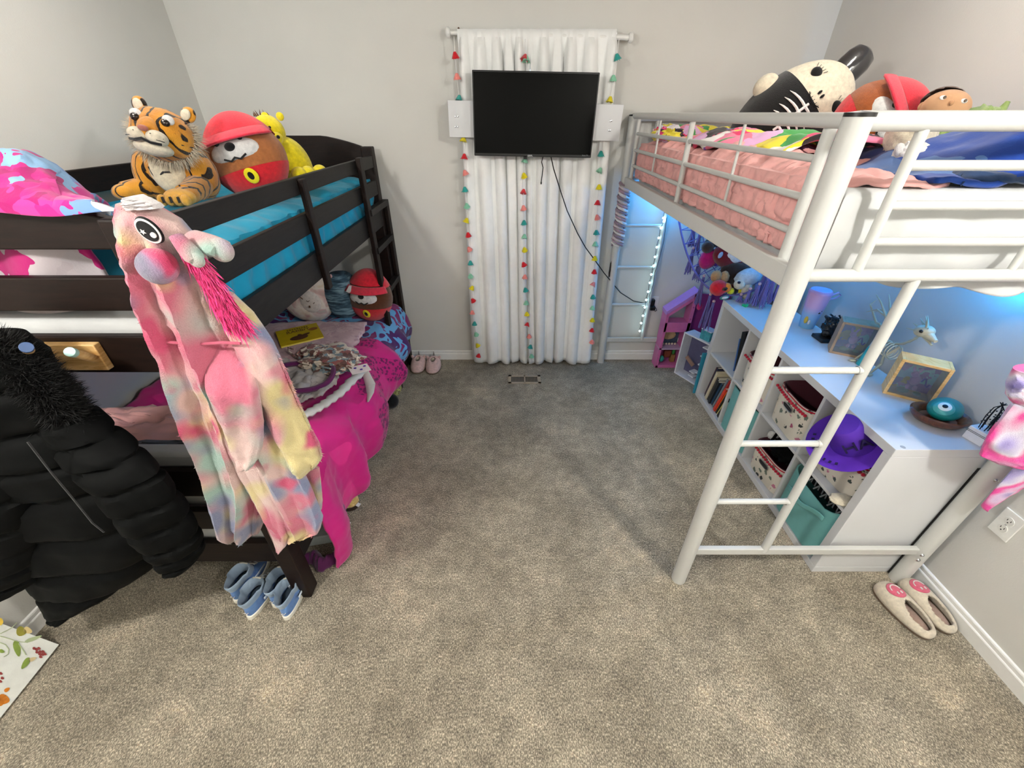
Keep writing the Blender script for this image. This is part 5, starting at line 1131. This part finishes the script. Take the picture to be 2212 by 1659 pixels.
# books in the far lower cube
cols = ['#5a1c22', '#1f2640', '#d9cfb0', '#3a3b40', '#e2e2da', '#22272c', '#2f4f6f', '#17181a', '#7c8791', '#c02a2a', '#e8432e', '#f08a2e', '#16181a', '#c9c77a', '#1c1d22', '#2a2030']
nm = ['dark red', 'navy', 'cream', 'charcoal', 'white', 'black-grey', 'slate blue', 'glossy black', 'grey', 'red', 'scarlet', 'orange', 'matt black', 'pale lime', 'near black', 'plum']
y = cy[4] - .012; random.seed(5)
for k, (c, n_) in enumerate(zip(cols, nm)):
    th = .014 + .009 * random.random(); h = .20 + .09 * random.random(); d = .17 + .07 * random.random(); tilt = 10 + 7 * (k / 15.); R = rot(tilt * 1.0, 0, 0)
    y -= th * 1.03
    cen = V((BX0 + .02 + d / 2 + .02 * random.random(), y - math.sin(math.radians(tilt)) * 0 - .0, .041)) + R @ V((0, 0, h / 2)) + V((0, 0, .003))
    cen.y += -.0 ; cen.y = max(cen.y, cy[3] + .02)
    t = thing('book', '%s book, number of the leaning row counted from the far wall: %s' % (n_, ['first', 'second', 'third', 'fourth', 'fifth', 'sixth', 'seventh', 'eighth', 'ninth', 'tenth', 'eleventh', 'twelfth', 'thirteenth', 'fourteenth', 'fifteenth', 'last'][k]), 'book', cen - V((0, 0, h / 2)), group='books leaning in the farthest lower cube')
    t['label'] = '%s book in the far lower cube, %s in the row from the back wall' % (n_, ['first', 'second', 'third', 'fourth', 'fifth', 'sixth', 'seventh', 'eighth', 'ninth', 'tenth', 'eleventh', 'twelfth', 'thirteenth', 'fourteenth', 'fifteenth', 'last'][k])
    MB().box(cen, (d - .006, th - .004, h - .008), R).build('pages', M['cream_f'], t, smooth=False)
    mb = MB(); [mb.box(cen + R @ V((0, s_ * (th / 2 - .001), 0)), (d, .002, h), R) for s_ in (-1, 1)]; mb.box(cen + R @ V((-d / 2, 0, 0)), (.002, th, h), R)
    mb.build('cover', plain('book_' + n_, c, .4), t, smooth=False)

# ------------------------------------------------------------ things on the bookcase
TZ = BH
# tumbler
t = thing('tumbler', 'pink to blue tumbler cup with lid and handle on the bookcase', 'cup', (1.715, 2.17, TZ)); c = V((1.715, 2.17, TZ))
m = N('tumbler_fade'); s = m.n('SeparateXYZ'); m.l(m.tc.outputs['Object'], s.inputs[0]); mr = m.n('MapRange'); mr.inputs['From Min'].default_value = TZ; mr.inputs['From Max'].default_value = TZ + .22; m.l(s.outputs[2], mr.inputs[0])
m.col(m.ramp(mr.outputs[0], [(.0, '#6aa8d2'), (.4, '#8fb1d8'), (.6, '#c8a4cf'), (1, '#d7a9cc')])).set(.3)
MB().lathe([(0, 0), (.038, 0), (.040, .01), (.050, .12), (.056, .20), (.056, .205), (.0, .205)], c, None, 32).build('body', m.m, t)
MB().lathe([(.058, .203), (.058, .215), (.05, .225), (.02, .228), (0, .228)], c, None, 32).build('lid', plain('lid_pink', '#cf9fca', .4), t)
MB().tube([c + V((.052, -.01, .19)), c + V((.085, -.02, .215)), c + V((.10, -.02, .20)), c + V((.085, -.015, .18)), c + V((.055, -.01, .17))], .005, 8).build('handle', plain('handle_lilac', '#b9a3cf', .4), t)
MB().ell(c + V((-.036, -.026, .055)), (.008, .01, .022), rot(0, 0, 35), 14, 10).build('yellow_sticker', plain('stickery', '#c9a93a', .5), t)
MB().ell(c + V((-.022, -.037, .045)), (.010, .006, .014), rot(0, 0, 20), 12, 8).build('white_sticker', plain('stickerw', '#dddddd', .5), t)
mb = MB().ell(c + V((.004, -.047, .105)), (.008, .002, .006)); 
for k in range(4): mb.ell(c + V((-.006 + .007 * k, -.047, .115 + .003 * (k in (1, 2)))), (.003, .0015, .003))
mb.build('paw_print', M['black_p'], t)
# framed picture at the far end
t = thing('framed_picture', 'dark wood framed picture standing at the far end of the bookcase top', 'frame', (1.74, 2.47, TZ)); R = rot(0, 0, -55); c = V((1.735, 2.46, TZ + .075))
MB().box(c, (.14, .03, .15), R).build('frame', plain('frame_brown', '#5d5148', .6), t, bevel=.002, smooth=False); MB().box(c + R @ V((0, -.016, 0)), (.11, .003, .12), R).build('picture', plain('pic_dark', '#2c2b30', .4, var=.4), t, smooth=False)
# dark figurine
t = thing('dark_figurine', 'small black carved figurine on a flat base between tumbler and shadow box', 'figurine', (1.72, 2.0, TZ)); c = V((1.72, 1.99, TZ))
MB().bb(c + V((-.05, -.03, 0)), c + V((.05, .06, .02))).build('base', M['black_p'], t, bevel=.004, smooth=False)
def f(q, p): return q * (1 + .35 * fbm(p * 4))
MB().ell(c + V((.01, .03, .07)), (.035, .035, .055), None, 30, 22, fn=f).build('figure', plain('fig_black', '#1a1c1e', .3), t)
mb = MB(); [mb.tube([c + V((.01, .03, .07)), c + V((.01 + .05 * math.cos(k), .03 + .03 * math.sin(k), .10 + .01 * k % .05)), c + V((.01 + .045 * math.cos(k + .7), .03 + .03 * math.sin(k + .7), .13))], .005, 6) for k in range(5)]
mb.build('curls', plain('fig_black2', '#22262a', .3), t)
def shadowbox(label, c, w_, h_, d_, rz, wood, bg, seed):
    c = V(c); R = rot(0, 0, rz); t = thing('shadow_box', label, 'shadow box', (c.x, c.y, TZ)); P = lambda x, y, z: c + R @ V((x, y, z)); k = .012
    mb = MB()
    for (x, z, sx, sz) in ((-w_ / 2 + k / 2, h_ / 2, k, h_), (w_ / 2 - k / 2, h_ / 2, k, h_), (0, k / 2, w_ - 2 * k, k), (0, h_ - k / 2, w_ - 2 * k, k)): mb.box(P(x, 0, z), (sx, d_, sz), R)
    mb.build('wooden_case', wood, t, bevel=.0015, smooth=False)
    MB().box(P(0, d_ / 2 - .004, h_ / 2), (w_ - 2 * k, .004, h_ - 2 * k), R).build('printed_back', bg, t, smooth=False)
    MB().box(P(0, -d_ / 2 + .004, h_ / 2), (w_ - 2 * k, .0015, h_ - 2 * k), R).build('glass', M['clear'], t, smooth=False)
    random.seed(seed); b = V((0, 0, 0))
    g = MB().ell(P(0, -.005, h_ * .45), (.018, .012, .024), R).ell(P(-.012, -.012, h_ * .62), (.014, .012, .014), R)
    for s_ in (-1, 1): g.ell(P(-.012 + .011 * s_, -.01, h_ * .74), (.005, .004, .012), R @ rot(0, 15 * s_)).ell(P(.012 * s_, -.012, h_ * .26), (.008, .008, .012), R)
    g.build('toy_figure', fuzzy('fig_pink%d' % seed, '#c58ec2'), t)
    MB().tube([P(.02 + .03 * (k_ / 6) , -.006, h_ * .45 + .02 * math.sin(k_)) for k_ in range(7)], .003, 6).build('toy_tail', M['purple_f'], t)
    MB().ell(P(-.02, -.008, k + .012), (.022, .015, .012), R).ell(P(.03, -.004, k + .008), (.014, .012, .008), R).build('moss', fabric('moss%d' % seed, '#7b8355', .2), t)
bg = patches('holo_back', ['#a672b8', '#b58fc8', '#c9b06a', '#8f86c4', '#a9cbd8'], 22, warp=.08).m
shadowbox('wooden shadow box with pastel backing, nearer one beside the wooden bowl', (1.735, 1.475, TZ), .165, .175, .085, -35, M['pine'], bg, 1)
shadowbox('wooden shadow box with purple figure, farther one beside the teal tube', (1.735, 1.855, TZ), .16, .175, .085, -30, plain('grey_pine', '#a08367', .5, var=.15), bg, 2)
t = thing('teal_tube', 'small teal bottle standing beside the farther shadow box', 'bottle', (1.725, 1.735, TZ)); c = V((1.725, 1.735, TZ)); R = rot(6, 4, 0)
MB().lathe([(0, 0), (.022, 0), (.022, .10), (.018, .108), (.0, .108)], c, R, 24).build('body', plain('tube_teal', '#1b94a4', .35), t); MB().lathe([(.0205, .102), (.0205, .145), (0, .147)], c, R, 24).build('cap', plain('cap_ice', '#a6c3cc', .2), t)
# dragon skeleton
t = thing('dragon_skeleton', 'pale toy dragon skeleton with ribs and wings on the bookcase', 'skeleton figure', (1.73, 1.62, TZ)); bone = plain('bone', '#b9b39a', .55, var=.1)
D0 = V((1.745, 1.70, TZ))
sp = [D0 + V(p) for p in ((.02, .11, .19), (.0, .07, .205), (-.01, .03, .19), (-.015, -.01, .165), (-.01, -.05, .16), (.0, -.085, .18), (.0, -.115, .215), (-.01, -.14, .25))]
spf = []
for i in range(len(sp) - 1):
    for k in range(3): spf.append(sp[i].lerp(sp[i + 1], k / 3))
MB().tube(spf + [sp[-1]], [.0065 if i % 2 else .0045 for i in range(len(spf) + 1)], 8).build('spine', bone, t)
for k in range(7):
    p = D0 + V((-.012, .01 - .014 * k, .165)); 
    MB().tube([p + V((.034 * math.sin(a) * (-1), 0, -.034 + .034 * math.cos(a))) + V((0, -.008 * math.sin(a / 2), 0)) for a in [PI * 2 * q / 14 for q in range(14)]], .0022, 5).build('rib', bone, t)
hd = D0 + V((-.02, -.155, .275))
MB().ell(hd, (.03, .038, .026), rot(-20), 20, 14).tube([hd + V((0, -.02, -.005)), hd + V((-.005, -.07, -.012))], [.02, .007], 10).tube([hd + V((0, -.015, -.018)), hd + V((0, -.06, -.035))], [.009, .004], 8).build('skull', bone, t)
for s_ in (-1, 1): MB().ell(hd + V((s_ * .026, -.012, .005)), (.006, .008, .007)).build('eye_socket', M['black_p'], t)
for k in range(9):
    a = -.3 + .42 * k; MB().tube([hd + V((.012 * math.sin(a * 2), .02 * math.cos(a), .022 * math.sin(a))), hd + V((.022 * math.sin(a * 2), .02 + .05 * math.cos(a), .058 * math.sin(a)))], [.006, .0008], 6).build('horn', bone, t)
for (a, b, c2, d2) in (((0, .02, .15), (-.02, .035, .10), (.0, .06, .06), (-.03, .075, .005)), ((0, -.08, .16), (-.03, -.06, .10), (-.01, -.05, .055), (-.05, -.06, .005)), ((0, .03, .15), (.03, .04, .09), (.02, .06, .05), (.02, .03, .005))):
    MB().tube([D0 + V(q) for q in (a, b, c2, d2)], [.007, .006, .007, .004], 8).ell(D0 + V(d2) + V((-.01, -.008, .003)), (.02, .012, .004)).build('leg', bone, t)
for s_ in (-1, 1):
    MB().tube([D0 + V((0, .02, .18)), D0 + V((.01 * s_, .05, .25)), D0 + V((.02 * s_, .10, .30)), D0 + V((.03 * s_, .135, .325))], [.006, .005, .004, .0015], 7).tube([D0 + V((.01 * s_, .05, .25)), D0 + V((.01 * s_, .11, .26)), D0 + V((.02 * s_, .15, .23))], [.005, .004, .0015], 7).build('wing_bone', bone, t)
MB().tube([D0 + V(q) for q in ((.02, .11, .19), (.02, .15, .22), (.0, .17, .26), (.01, .16, .29))], [.006, .005, .004, .001], 7).build('tail', bone, t)
# bowl and painted stone
t = thing('wooden_bowl', 'low carved dark wooden bowl on the near end of the bookcase', 'bowl', (1.70, 1.285, TZ)); c = V((1.70, 1.285, TZ)); R = rot(0, 0, -20)
sqz = Matrix.Diagonal((1, .82, 1))
MB().lathe([(0, 0), (.05, 0), (.075, .01), (.092, .028), (.096, .042), (.09, .046), (.078, .040), (.06, .02), (0, .014)], c, R @ sqz, 48).build('bowl', M['bowlwood'], t)
t = thing('painted_stone', 'teal egg shaped stone painted with an eye resting in the wooden bowl', 'painted stone', (1.705, 1.285, TZ + .02)); c2_ = V((1.708, 1.287, TZ + .062)); R = rot(0, 0, 30)
MB().ell(c2_, (.068, .052, .042), R, 32, 22).build('stone', plain('stone_teal', '#11807e', .35), t)
nd = R.inverted() @ V((-.72, -.45, .50)); kk = 1 / math.sqrt((nd.x / .068) ** 2 + (nd.y / .052) ** 2 + (nd.z / .042) ** 2); pl = nd * kk; ec = c2_ + R @ pl
Re2 = aim(R @ V((pl.x / .068 ** 2, pl.y / .052 ** 2, pl.z / .042 ** 2)))
MB().lathe([(0, .0045), (.02, .003), (.028, -.003), (.031, -.010)], ec, Re2, 28).build('light_ring', plain('st_aqua', '#4ba7a5', .35), t)
MB().lathe([(0, .0065), (.014, .006), (.0195, .003)], ec, Re2, 28).build('white_ring', plain('st_white', '#d9e4e2', .35), t)
MB().lathe([(0, .0085), (.007, .008), (.0085, .006)], ec, Re2, 22).build('pupil', M['black_p'], t)
# cactus planter
t = thing('wire_cactus', 'white square planter with two black wire cacti at the bookcase rear corner', 'planter', (1.765, 1.175, TZ)); c = V((1.762, 1.172, TZ)); R = rot(0, 0, 12)
MB().box(c + V((0, 0, .0275)), (.062, .062, .055), R).build('pot', plain('pot_white', '#d9dadf', .4), t, bevel=.002, smooth=False)
for k in (0, 1): MB().box(c + V((0, 0, .040 - .005 * k)), (.0632, .0632, .0016), R).build('black_line', M['black_p'], t, smooth=False)
def cact(bx, h, w_):
    mb = MB()
    for k in range(6):
        a = 2 * PI * k / 6; mb.tube([c + V((bx + w_ * .7 * math.cos(a), .7 * w_ * math.sin(a), .05)), c + V((bx + w_ * math.cos(a), w_ * math.sin(a), .05 + h * .5)), c + V((bx + w_ * .8 * math.cos(a), w_ * .8 * math.sin(a), .05 + h * .85)), c + V((bx, 0, .05 + h))], .0016, 5)
        for q in (.3, .5, .7): mb.ell(c + V((bx + w_ * math.cos(a + q), w_ * math.sin(a + q), .05 + h * q)), .0028, None, 6, 5)
    mb.build('wire_cactus_stem', M['black_p'], t)
    fl = MB(); top = c + V((bx, 0, .05 + h))
    for k in range(6): a = 2 * PI * k / 6; fl.tube([top, top + V((.010 * math.cos(a), .010 * math.sin(a), .008))], [.0035, .001], 5)
    fl.build('flower', M['black_p'], t)
cact(-.012, .115, .017); cact(.02, .072, .013)
t = thing('green_clip', 'tiny bright green toy clip on the far end of the bookcase top', 'toy', (1.50, 2.47, TZ)); MB().box((1.50, 2.47, TZ + .006), (.02, .03, .012), rot(0, 0, 25)).box((1.505, 2.455, TZ + .016), (.012, .012, .012), rot(0, 0, 25)).build('clip', plain('clipgreen', '#1fbf7a', .4), t, bevel=.002)

# ------------------------------------------------------------ toy hammock with tassels in the far corner
t = thing('toy_hammock', 'purple macrame toy hammock with long tassels slung in the far corner', 'toy hammock', (1.5, 2.8, 1.0)); pur = fabric('macrame_lilac', '#6c67a8', .15)
A_ = V((1.14, 3.08, 1.36)); B_ = V((1.86, 2.45, 1.22)); C_ = V((1.86, 3.1, 1.34))
def net(u, v):
    p = A_.lerp(B_, u); q = C_; r = p.lerp(q, v); sag = math.sin(PI * u) ** .8
    r = r + V((-.10, -.10, 0)) * sag * (1 - v); r.z -= .50 * sag * (1 - v) ** 1.2 + .14 * math.sin(PI * v) * sag; return r
mb = MB()
for k in range(19):
    mb.tube([net(min(1, max(0, k / 18 + .06 * j / 9)), j / 9) for j in range(10)], .0028, 5); mb.tube([net(min(1, max(0, k / 18 - .06 * j / 9)), j / 9) for j in range(10)], .0028, 5)
for j in range(8): mb.tube([net(u / 24, j / 9) for u in range(25)], .0028 if j else .007, 5)
mb.build('rope_net', pur, t)
def tassel(top, L, par=t, n=22, w_=.026):
    top = V(top); mb = MB()
    for k in range(n):
        a = random.random() * 6.28; r0 = .006; r1 = w_ * random.uniform(.4, 1.2)
        mb.tube([top + V((r0 * math.cos(a), r0 * math.sin(a), 0)), top + V((r1 * .5 * math.cos(a), r1 * .5 * math.sin(a), -L * .4)), top + V((r1 * math.cos(a), r1 * math.sin(a), -L * random.uniform(.85, 1.05)))], .0026, 4)
    mb.tube([top + V((0, 0, .004)), top + V((0, 0, -.022))], .010, 8)
    o = mb.build('tassel', pur, par); MB().ell(top + V((0, 0, .014)), .010, None, 12, 8).build('bead', M['pink_p'] if False else fabric('bead_wood', '#c9a5ae'), o)
random.seed(21)
for (px, py, Y, L) in ((1500, 492, 2.98, .13), (1512, 505, 2.95, .14), (1497, 540, 2.93, .17), (1515, 552, 2.88, .18), (1520, 600, 2.80, .20), (1534, 640, 2.70, .24), (1541, 655, 2.66, .2), (1620, 628, 2.50, .14), (1640, 618, 2.46, .17), (1662, 600, 2.44, .2), (1674, 598, 2.43, .17), (1690, 600, 2.44, .15), (1655, 590, 2.5, .2), (1600, 640, 2.55, .10)):
    p = at(px, py, Y=Y); 
    if p.z - L < TZ + .01 and p.x > BX0 - .03 and p.y < BY1 + .03: L = max(.05, p.z - TZ - .012)
    tassel(p, L)
def toy(name, label, parts, loc):
    t = thing(name, label, 'stuffed toy', loc)
    for (nm_, c, r, mat, R) in parts: MB().ell(V(loc) + V(c), r, R, 24, 16, fn=lambda q, p: q * (1 + .06 * fbm(p * 3))).build(nm_, M[mat] if isinstance(mat, str) else mat, t)
    return t
q = at(1552, 622, Y=2.62); toy('red_plush', 'round red plush with one big eye low in the toy hammock', [('body', (0, 0, 0), (.055, .05, .052), 'red', None), ('eye_ring', (.018, -.046, .01), (.02, .008, .012), 'brown', rot(0, -10)), ('eye', (.02, -.052, .009), (.010, .006, .009), 'black_p', None), ('cheek', (.045, -.02, .01), (.025, .03, .03), 'orange', None)], q)
q = at(1565, 643, Y=2.58); toy('leaf_toy', 'small teal and white leaf shaped toy under the red plush', [('body', (0, 0, 0), (.03, .02, .012), 'teal', rot(0, -15)), ('white_stripe', (-.004, -.012, .004), (.02, .012, .008), 'white', rot(0, -15))], q)
q = at(1588, 628, Y=2.60); toy('bee_plush', 'yellow and black striped plush bee beside the red plush', [('yellow_band', (-.03, 0, -.002), (.024, .022, .022), 'yellow', None), ('black_band', (0, 0, 0), (.018, .023, .023), 'black', None), ('yellow_band', (.028, 0, .006), (.022, .021, .022), 'yellow', None)], q)
q = at(1616, 600, Y=2.62); toy('plush_lamb', 'woolly white plush dog with pale blue back in the toy hammock', [('body', (0, 0, .005), (.085, .06, .055), fuzzy('wool_ice', '#b9c8d2'), rot(0, -20)), ('muzzle', (-.06, -.03, -.035), (.035, .035, .032), 'cream', None), ('neck', (-.01, -.02, -.06), (.04, .035, .05), 'cream', None), ('paw', (-.005, -.035, -.11), (.025, .022, .022), 'cream', None), ('nose', (-.078, -.05, -.015), (.010, .010, .009), 'navy', None)], q)
q = at(1590, 590, Y=2.74); toy('brown_plush', 'dark brown plush bear filling the middle of the toy hammock', [('body', (0, 0, 0), (.11, .07, .075), fuzzy('choc', '#2b1c16'), rot(0, 10)), ('paw', (-.10, -.05, -.015), (.032, .03, .045), 'tan', None), ('paw', (-.155, -.05, -.005), (.035, .03, .04), 'tan', None), ('foot', (.02, -.03, -.09), (.06, .04, .03), fuzzy('rust', '#6a2a18'), None)], q)
q = at(1578, 553, Y=2.78); toy('heart_plush', 'dark red and white plush cushion at the back of the toy hammock', [('body', (0, 0, 0), (.12, .06, .085), fuzzy('wine', '#6f0f17'), rot(0, 12)), ('white_panel', (.015, -.035, .018), (.075, .035, .055), 'white', rot(0, 12)), ('tag', (.125, -.05, -.0), (.012, .004, .03), plain('tag_ice', '#8fc4ea', .5), rot(0, 20)), ('tag', (-.095, -.05, .02), (.014, .004, .022), plain('tag_grey', '#9aa3b5', .5), rot(0, 20))], q)
q = at(1530, 560, Y=2.84); toy('pink_doll', 'plush doll in a hot pink dress in the toy hammock', [('dress', (0, 0, 0), (.06, .04, .07), fuzzy('dress_pink', '#b3126a'), rot(0, 20)), ('sleeve', (.06, .0, .0), (.03, .03, .05), 'purple', None), ('head', (-.03, -.01, .085), (.04, .035, .04), fuzzy('skin_dark', '#3a2a24'), None), ('hair', (.0, .01, .11), (.045, .04, .035), 'black', None)], q)
q = at(1555, 515, Y=2.9); toy('black_plush', 'black plush with tan hands at the top of the toy hammock', [('body', (0, 0, 0), (.09, .05, .06), 'black', rot(0, 15)), ('hand', (-.06, -.04, .0), (.02, .018, .014), 'tan', None), ('hand', (.075, -.03, -.02), (.02, .02, .028), 'tan', None)], q)
q = at(1515, 700, Y=2.78); o = toy('magenta_toy', 'small magenta toy below the toy hammock tassels', [('body', (0, 0, 0), (.02, .02, .028), 'magenta', None)], at(1511, 662, Y=2.85))

# ------------------------------------------------------------ doll houses at the far corner
t = thing('pink_dollhouse', 'pink plastic dollhouse section with sloped roof against the back wall', 'dollhouse', (1.37, 3.05, 0)); pk = plain('doll_pink', '#c66aa6', .4); pk2 = plain('doll_pink_dark', '#a34d8c', .4)
x0, x1, yA, yB = 1.222, 1.432, 2.985, 3.09; Hh = .50
MB().bb((x0, yA, 0), (x0 + .022, yB, Hh)).build('side_wall', pk, t, smooth=False, bevel=.002); MB().bb((x1 - .028, yA, 0), (x1, yB, .66)).build('side_wall', pk, t, smooth=False, bevel=.002)
MB().bb((x0, yA, 0), (x1, yB, .025)).build('floor_plate', pk, t, smooth=False, bevel=.002); MB().bb((x0, yA, .335), (x1, yB, .42)).build('middle_beam', pk, t, smooth=False, bevel=.003)
MB().bb((x0, yA, .175), (x1, yB, .187)).build('middle_floor', plain('doll_lilac', '#c0a3c4', .5), t, smooth=False)
MB().bb((x0 + .02, yB - .008, .02), (x1 - .02, yB, .34)).build('back_panel', pk2, t, smooth=False)
MB().prism([(x0 - .004, .485), (x0 - .004, .515), (x1, .685), (x1, .655)], .105, (0, yB, 0), rot(90)).build('roof_slope', plain('doll_roof', '#b583cf', .4), t, smooth=False)
MB().prism([(x0 + .004, .46), (x0 + .004, .487), (x1 - .02, .645), (x1 - .02, .61)], .02, (0, yA + .02, 0), rot(90)).build('gable_trim', pk, t, smooth=False)
MB().bb((x0 + .028, yB - .012, .19), (x1 - .035, yB - .008, .325)).build('upper_mural', plain('mural_blue', '#3c4f63', .6, var=.3), t, smooth=False); MB().ell((x0 + .095, yB - .013, .265), (.055, .003, .04), None, 20, 10).build('mural_cloud', plain('mural_tan', '#bca27c', .6, var=.25), t)
MB().bb((x0 + .075, yB - .06, .075), (x0 + .13, yB - .02, .14)).build('toy_couch', plain('couch_brown', '#6a2f1b', .6), t, bevel=.006); MB().ell((x0 + .055, yB - .06, .065), (.022, .02, .03)).build('toy_seat', M['teal_p'], t); MB().bb((x0 + .135, yB - .06, .03), (x0 + .17, yB - .02, .10)).build('toy_cupboard', plain('cup_tan', '#8d6a3a', .6), t, bevel=.003); MB().ell((x0 + .155, yB - .04, .125), (.014, .014, .03)).build('toy_plant', M['green_p'], t)
for k in range(5): MB().ell((x0 + .05 + .025 * k, yB - .04, .198), (.009, .008, .009)).build('mural_star', M['cream_p'], t)
for z in (.09, .2, .3, .45, .55): MB().rod((x1 - .014, yA - .004, z), (x1 - .014, yA + .002, z), .006, 10).build('peg', pk2, t)
MB().prism([(1.435, 0), (1.72, 0), (1.72, .62), (1.435, .64)], .012, (0, 3.06, 0), rot(90)).build('side_panel', plain('doll_magenta', '#8d2f72', .4), t, smooth=False)
t = thing('white_dollhouse', 'narrow white toy house frame with little shelves beside the bookcase', 'dollhouse', (1.5, 2.85, 0)); Rw = rot(0, 0, -62); c = V((1.46, 2.82, 0)); P = lambda x, y, z: c + Rw @ V((x, y, z)); tw_ = plain('toy_white', '#dde0e8', .4)
for (a, b, nmx) in (((-.125, -.05, 0), (-.113, .05, .38), 'side'), ((.113, -.05, 0), (.125, .05, .38), 'side'), ((-.125, -.05, 0), (.125, .05, .012), 'bottom'), ((-.125, -.05, .368), (.125, .05, .38), 'top')):
    A2, B2 = V(a), V(b); MB().box(P(*((A2 + B2) / 2)), B2 - A2, Rw).build(nmx, tw_, t, smooth=False, bevel=.001)
MB().box(P(0, .048, .19), (.226, .004, .356), Rw).build('back', plain('toy_slate', '#5b5a7c', .5), t, smooth=False)
for k in range(4): MB().box(P(.085 - .0 * k, 0, .10 + .075 * k), (.05, .08, .010), Rw).build('bracket_shelf', tw_, t, smooth=False, bevel=.002)
for k in range(2): MB().box(P(.02, 0, .04 + .035 * k), (.05, .06, .01), Rw).build('step', tw_, t, smooth=False, bevel=.002)
MB().box(P(-.01, -.045, .17), (.09, .012, .03), Rw @ rot(0, 30)).build('cardboard_piece', plain('cardb', '#9a7a6c', .8), t, smooth=False)
t = thing('teal_box', 'small teal and white box on top of the white toy house', 'box', P(.06, 0, .38)); MB().box(P(.05, 0, .418), (.085, .07, .075), Rw).build('box', plain('box_teal', '#3f9aa8', .5, var=.3), t, smooth=False, bevel=.002); MB().box(P(.05, 0, .459), (.088, .073, .006), Rw).build('lid', tw_, t, smooth=False)
t = thing('board_book', 'tall thin teal board leaning against the far end of the bookcase', 'board', (1.43, 2.68, 0)); MB().box((1.455, 2.62, .17), (.10, .012, .34), rot(-4, 0, 0)).build('board', plain('board_teal', '#2f8fa8', .5), t, smooth=False, bevel=.001)

# ------------------------------------------------------------ pink tie-dyed robe at the right edge
t = thing('tie_dye_robe', 'purple, white and hot pink tie dyed fleece hanging at the right wall', 'robe', (1.84, 1.05, 1.3)); YR2 = 1.0
silk([(700, 2330, 2420), (780, 2262, 2420), (840, 2215, 2410), (900, 2165, 2380), (950, 2130, 2330), (985, 2118, 2270), (1000, 2150, 2220)], 'robe_body', M['robe2'], t, YR2, lambda s: .04, 1, .2, 3)
silk([(800, 2195, 2300), (830, 2178, 2280), (855, 2176, 2250), (872, 2190, 2230)], 'robe_hood', M['robe2'], t, YR2 - .05, lambda s: .035, 1, .3, 8)
silk([(1000, 2200, 2260), (1040, 2165, 2235), (1070, 2138, 2185), (1095, 2122, 2140), (1100, 2124, 2132)], 'robe_belt', M['robe2'], t, YR2 + .01, lambda s: .012, 1, .3, 5)
# small nails over the curtain
for k, (x, y) in enumerate(((991, 62), (1330, 70))):
    t = thing('nail', ['small dark nail above the left end of the curtain rod', 'small dark nail above the right end of the curtain rod'][k], 'nail', at(x, y, Y=WB)); MB().rod(at(x, y, Y=WB), at(x, y, Y=WB) + V((0, -.012, 0)), .006, 10).build('head', M['brown_p'], t)
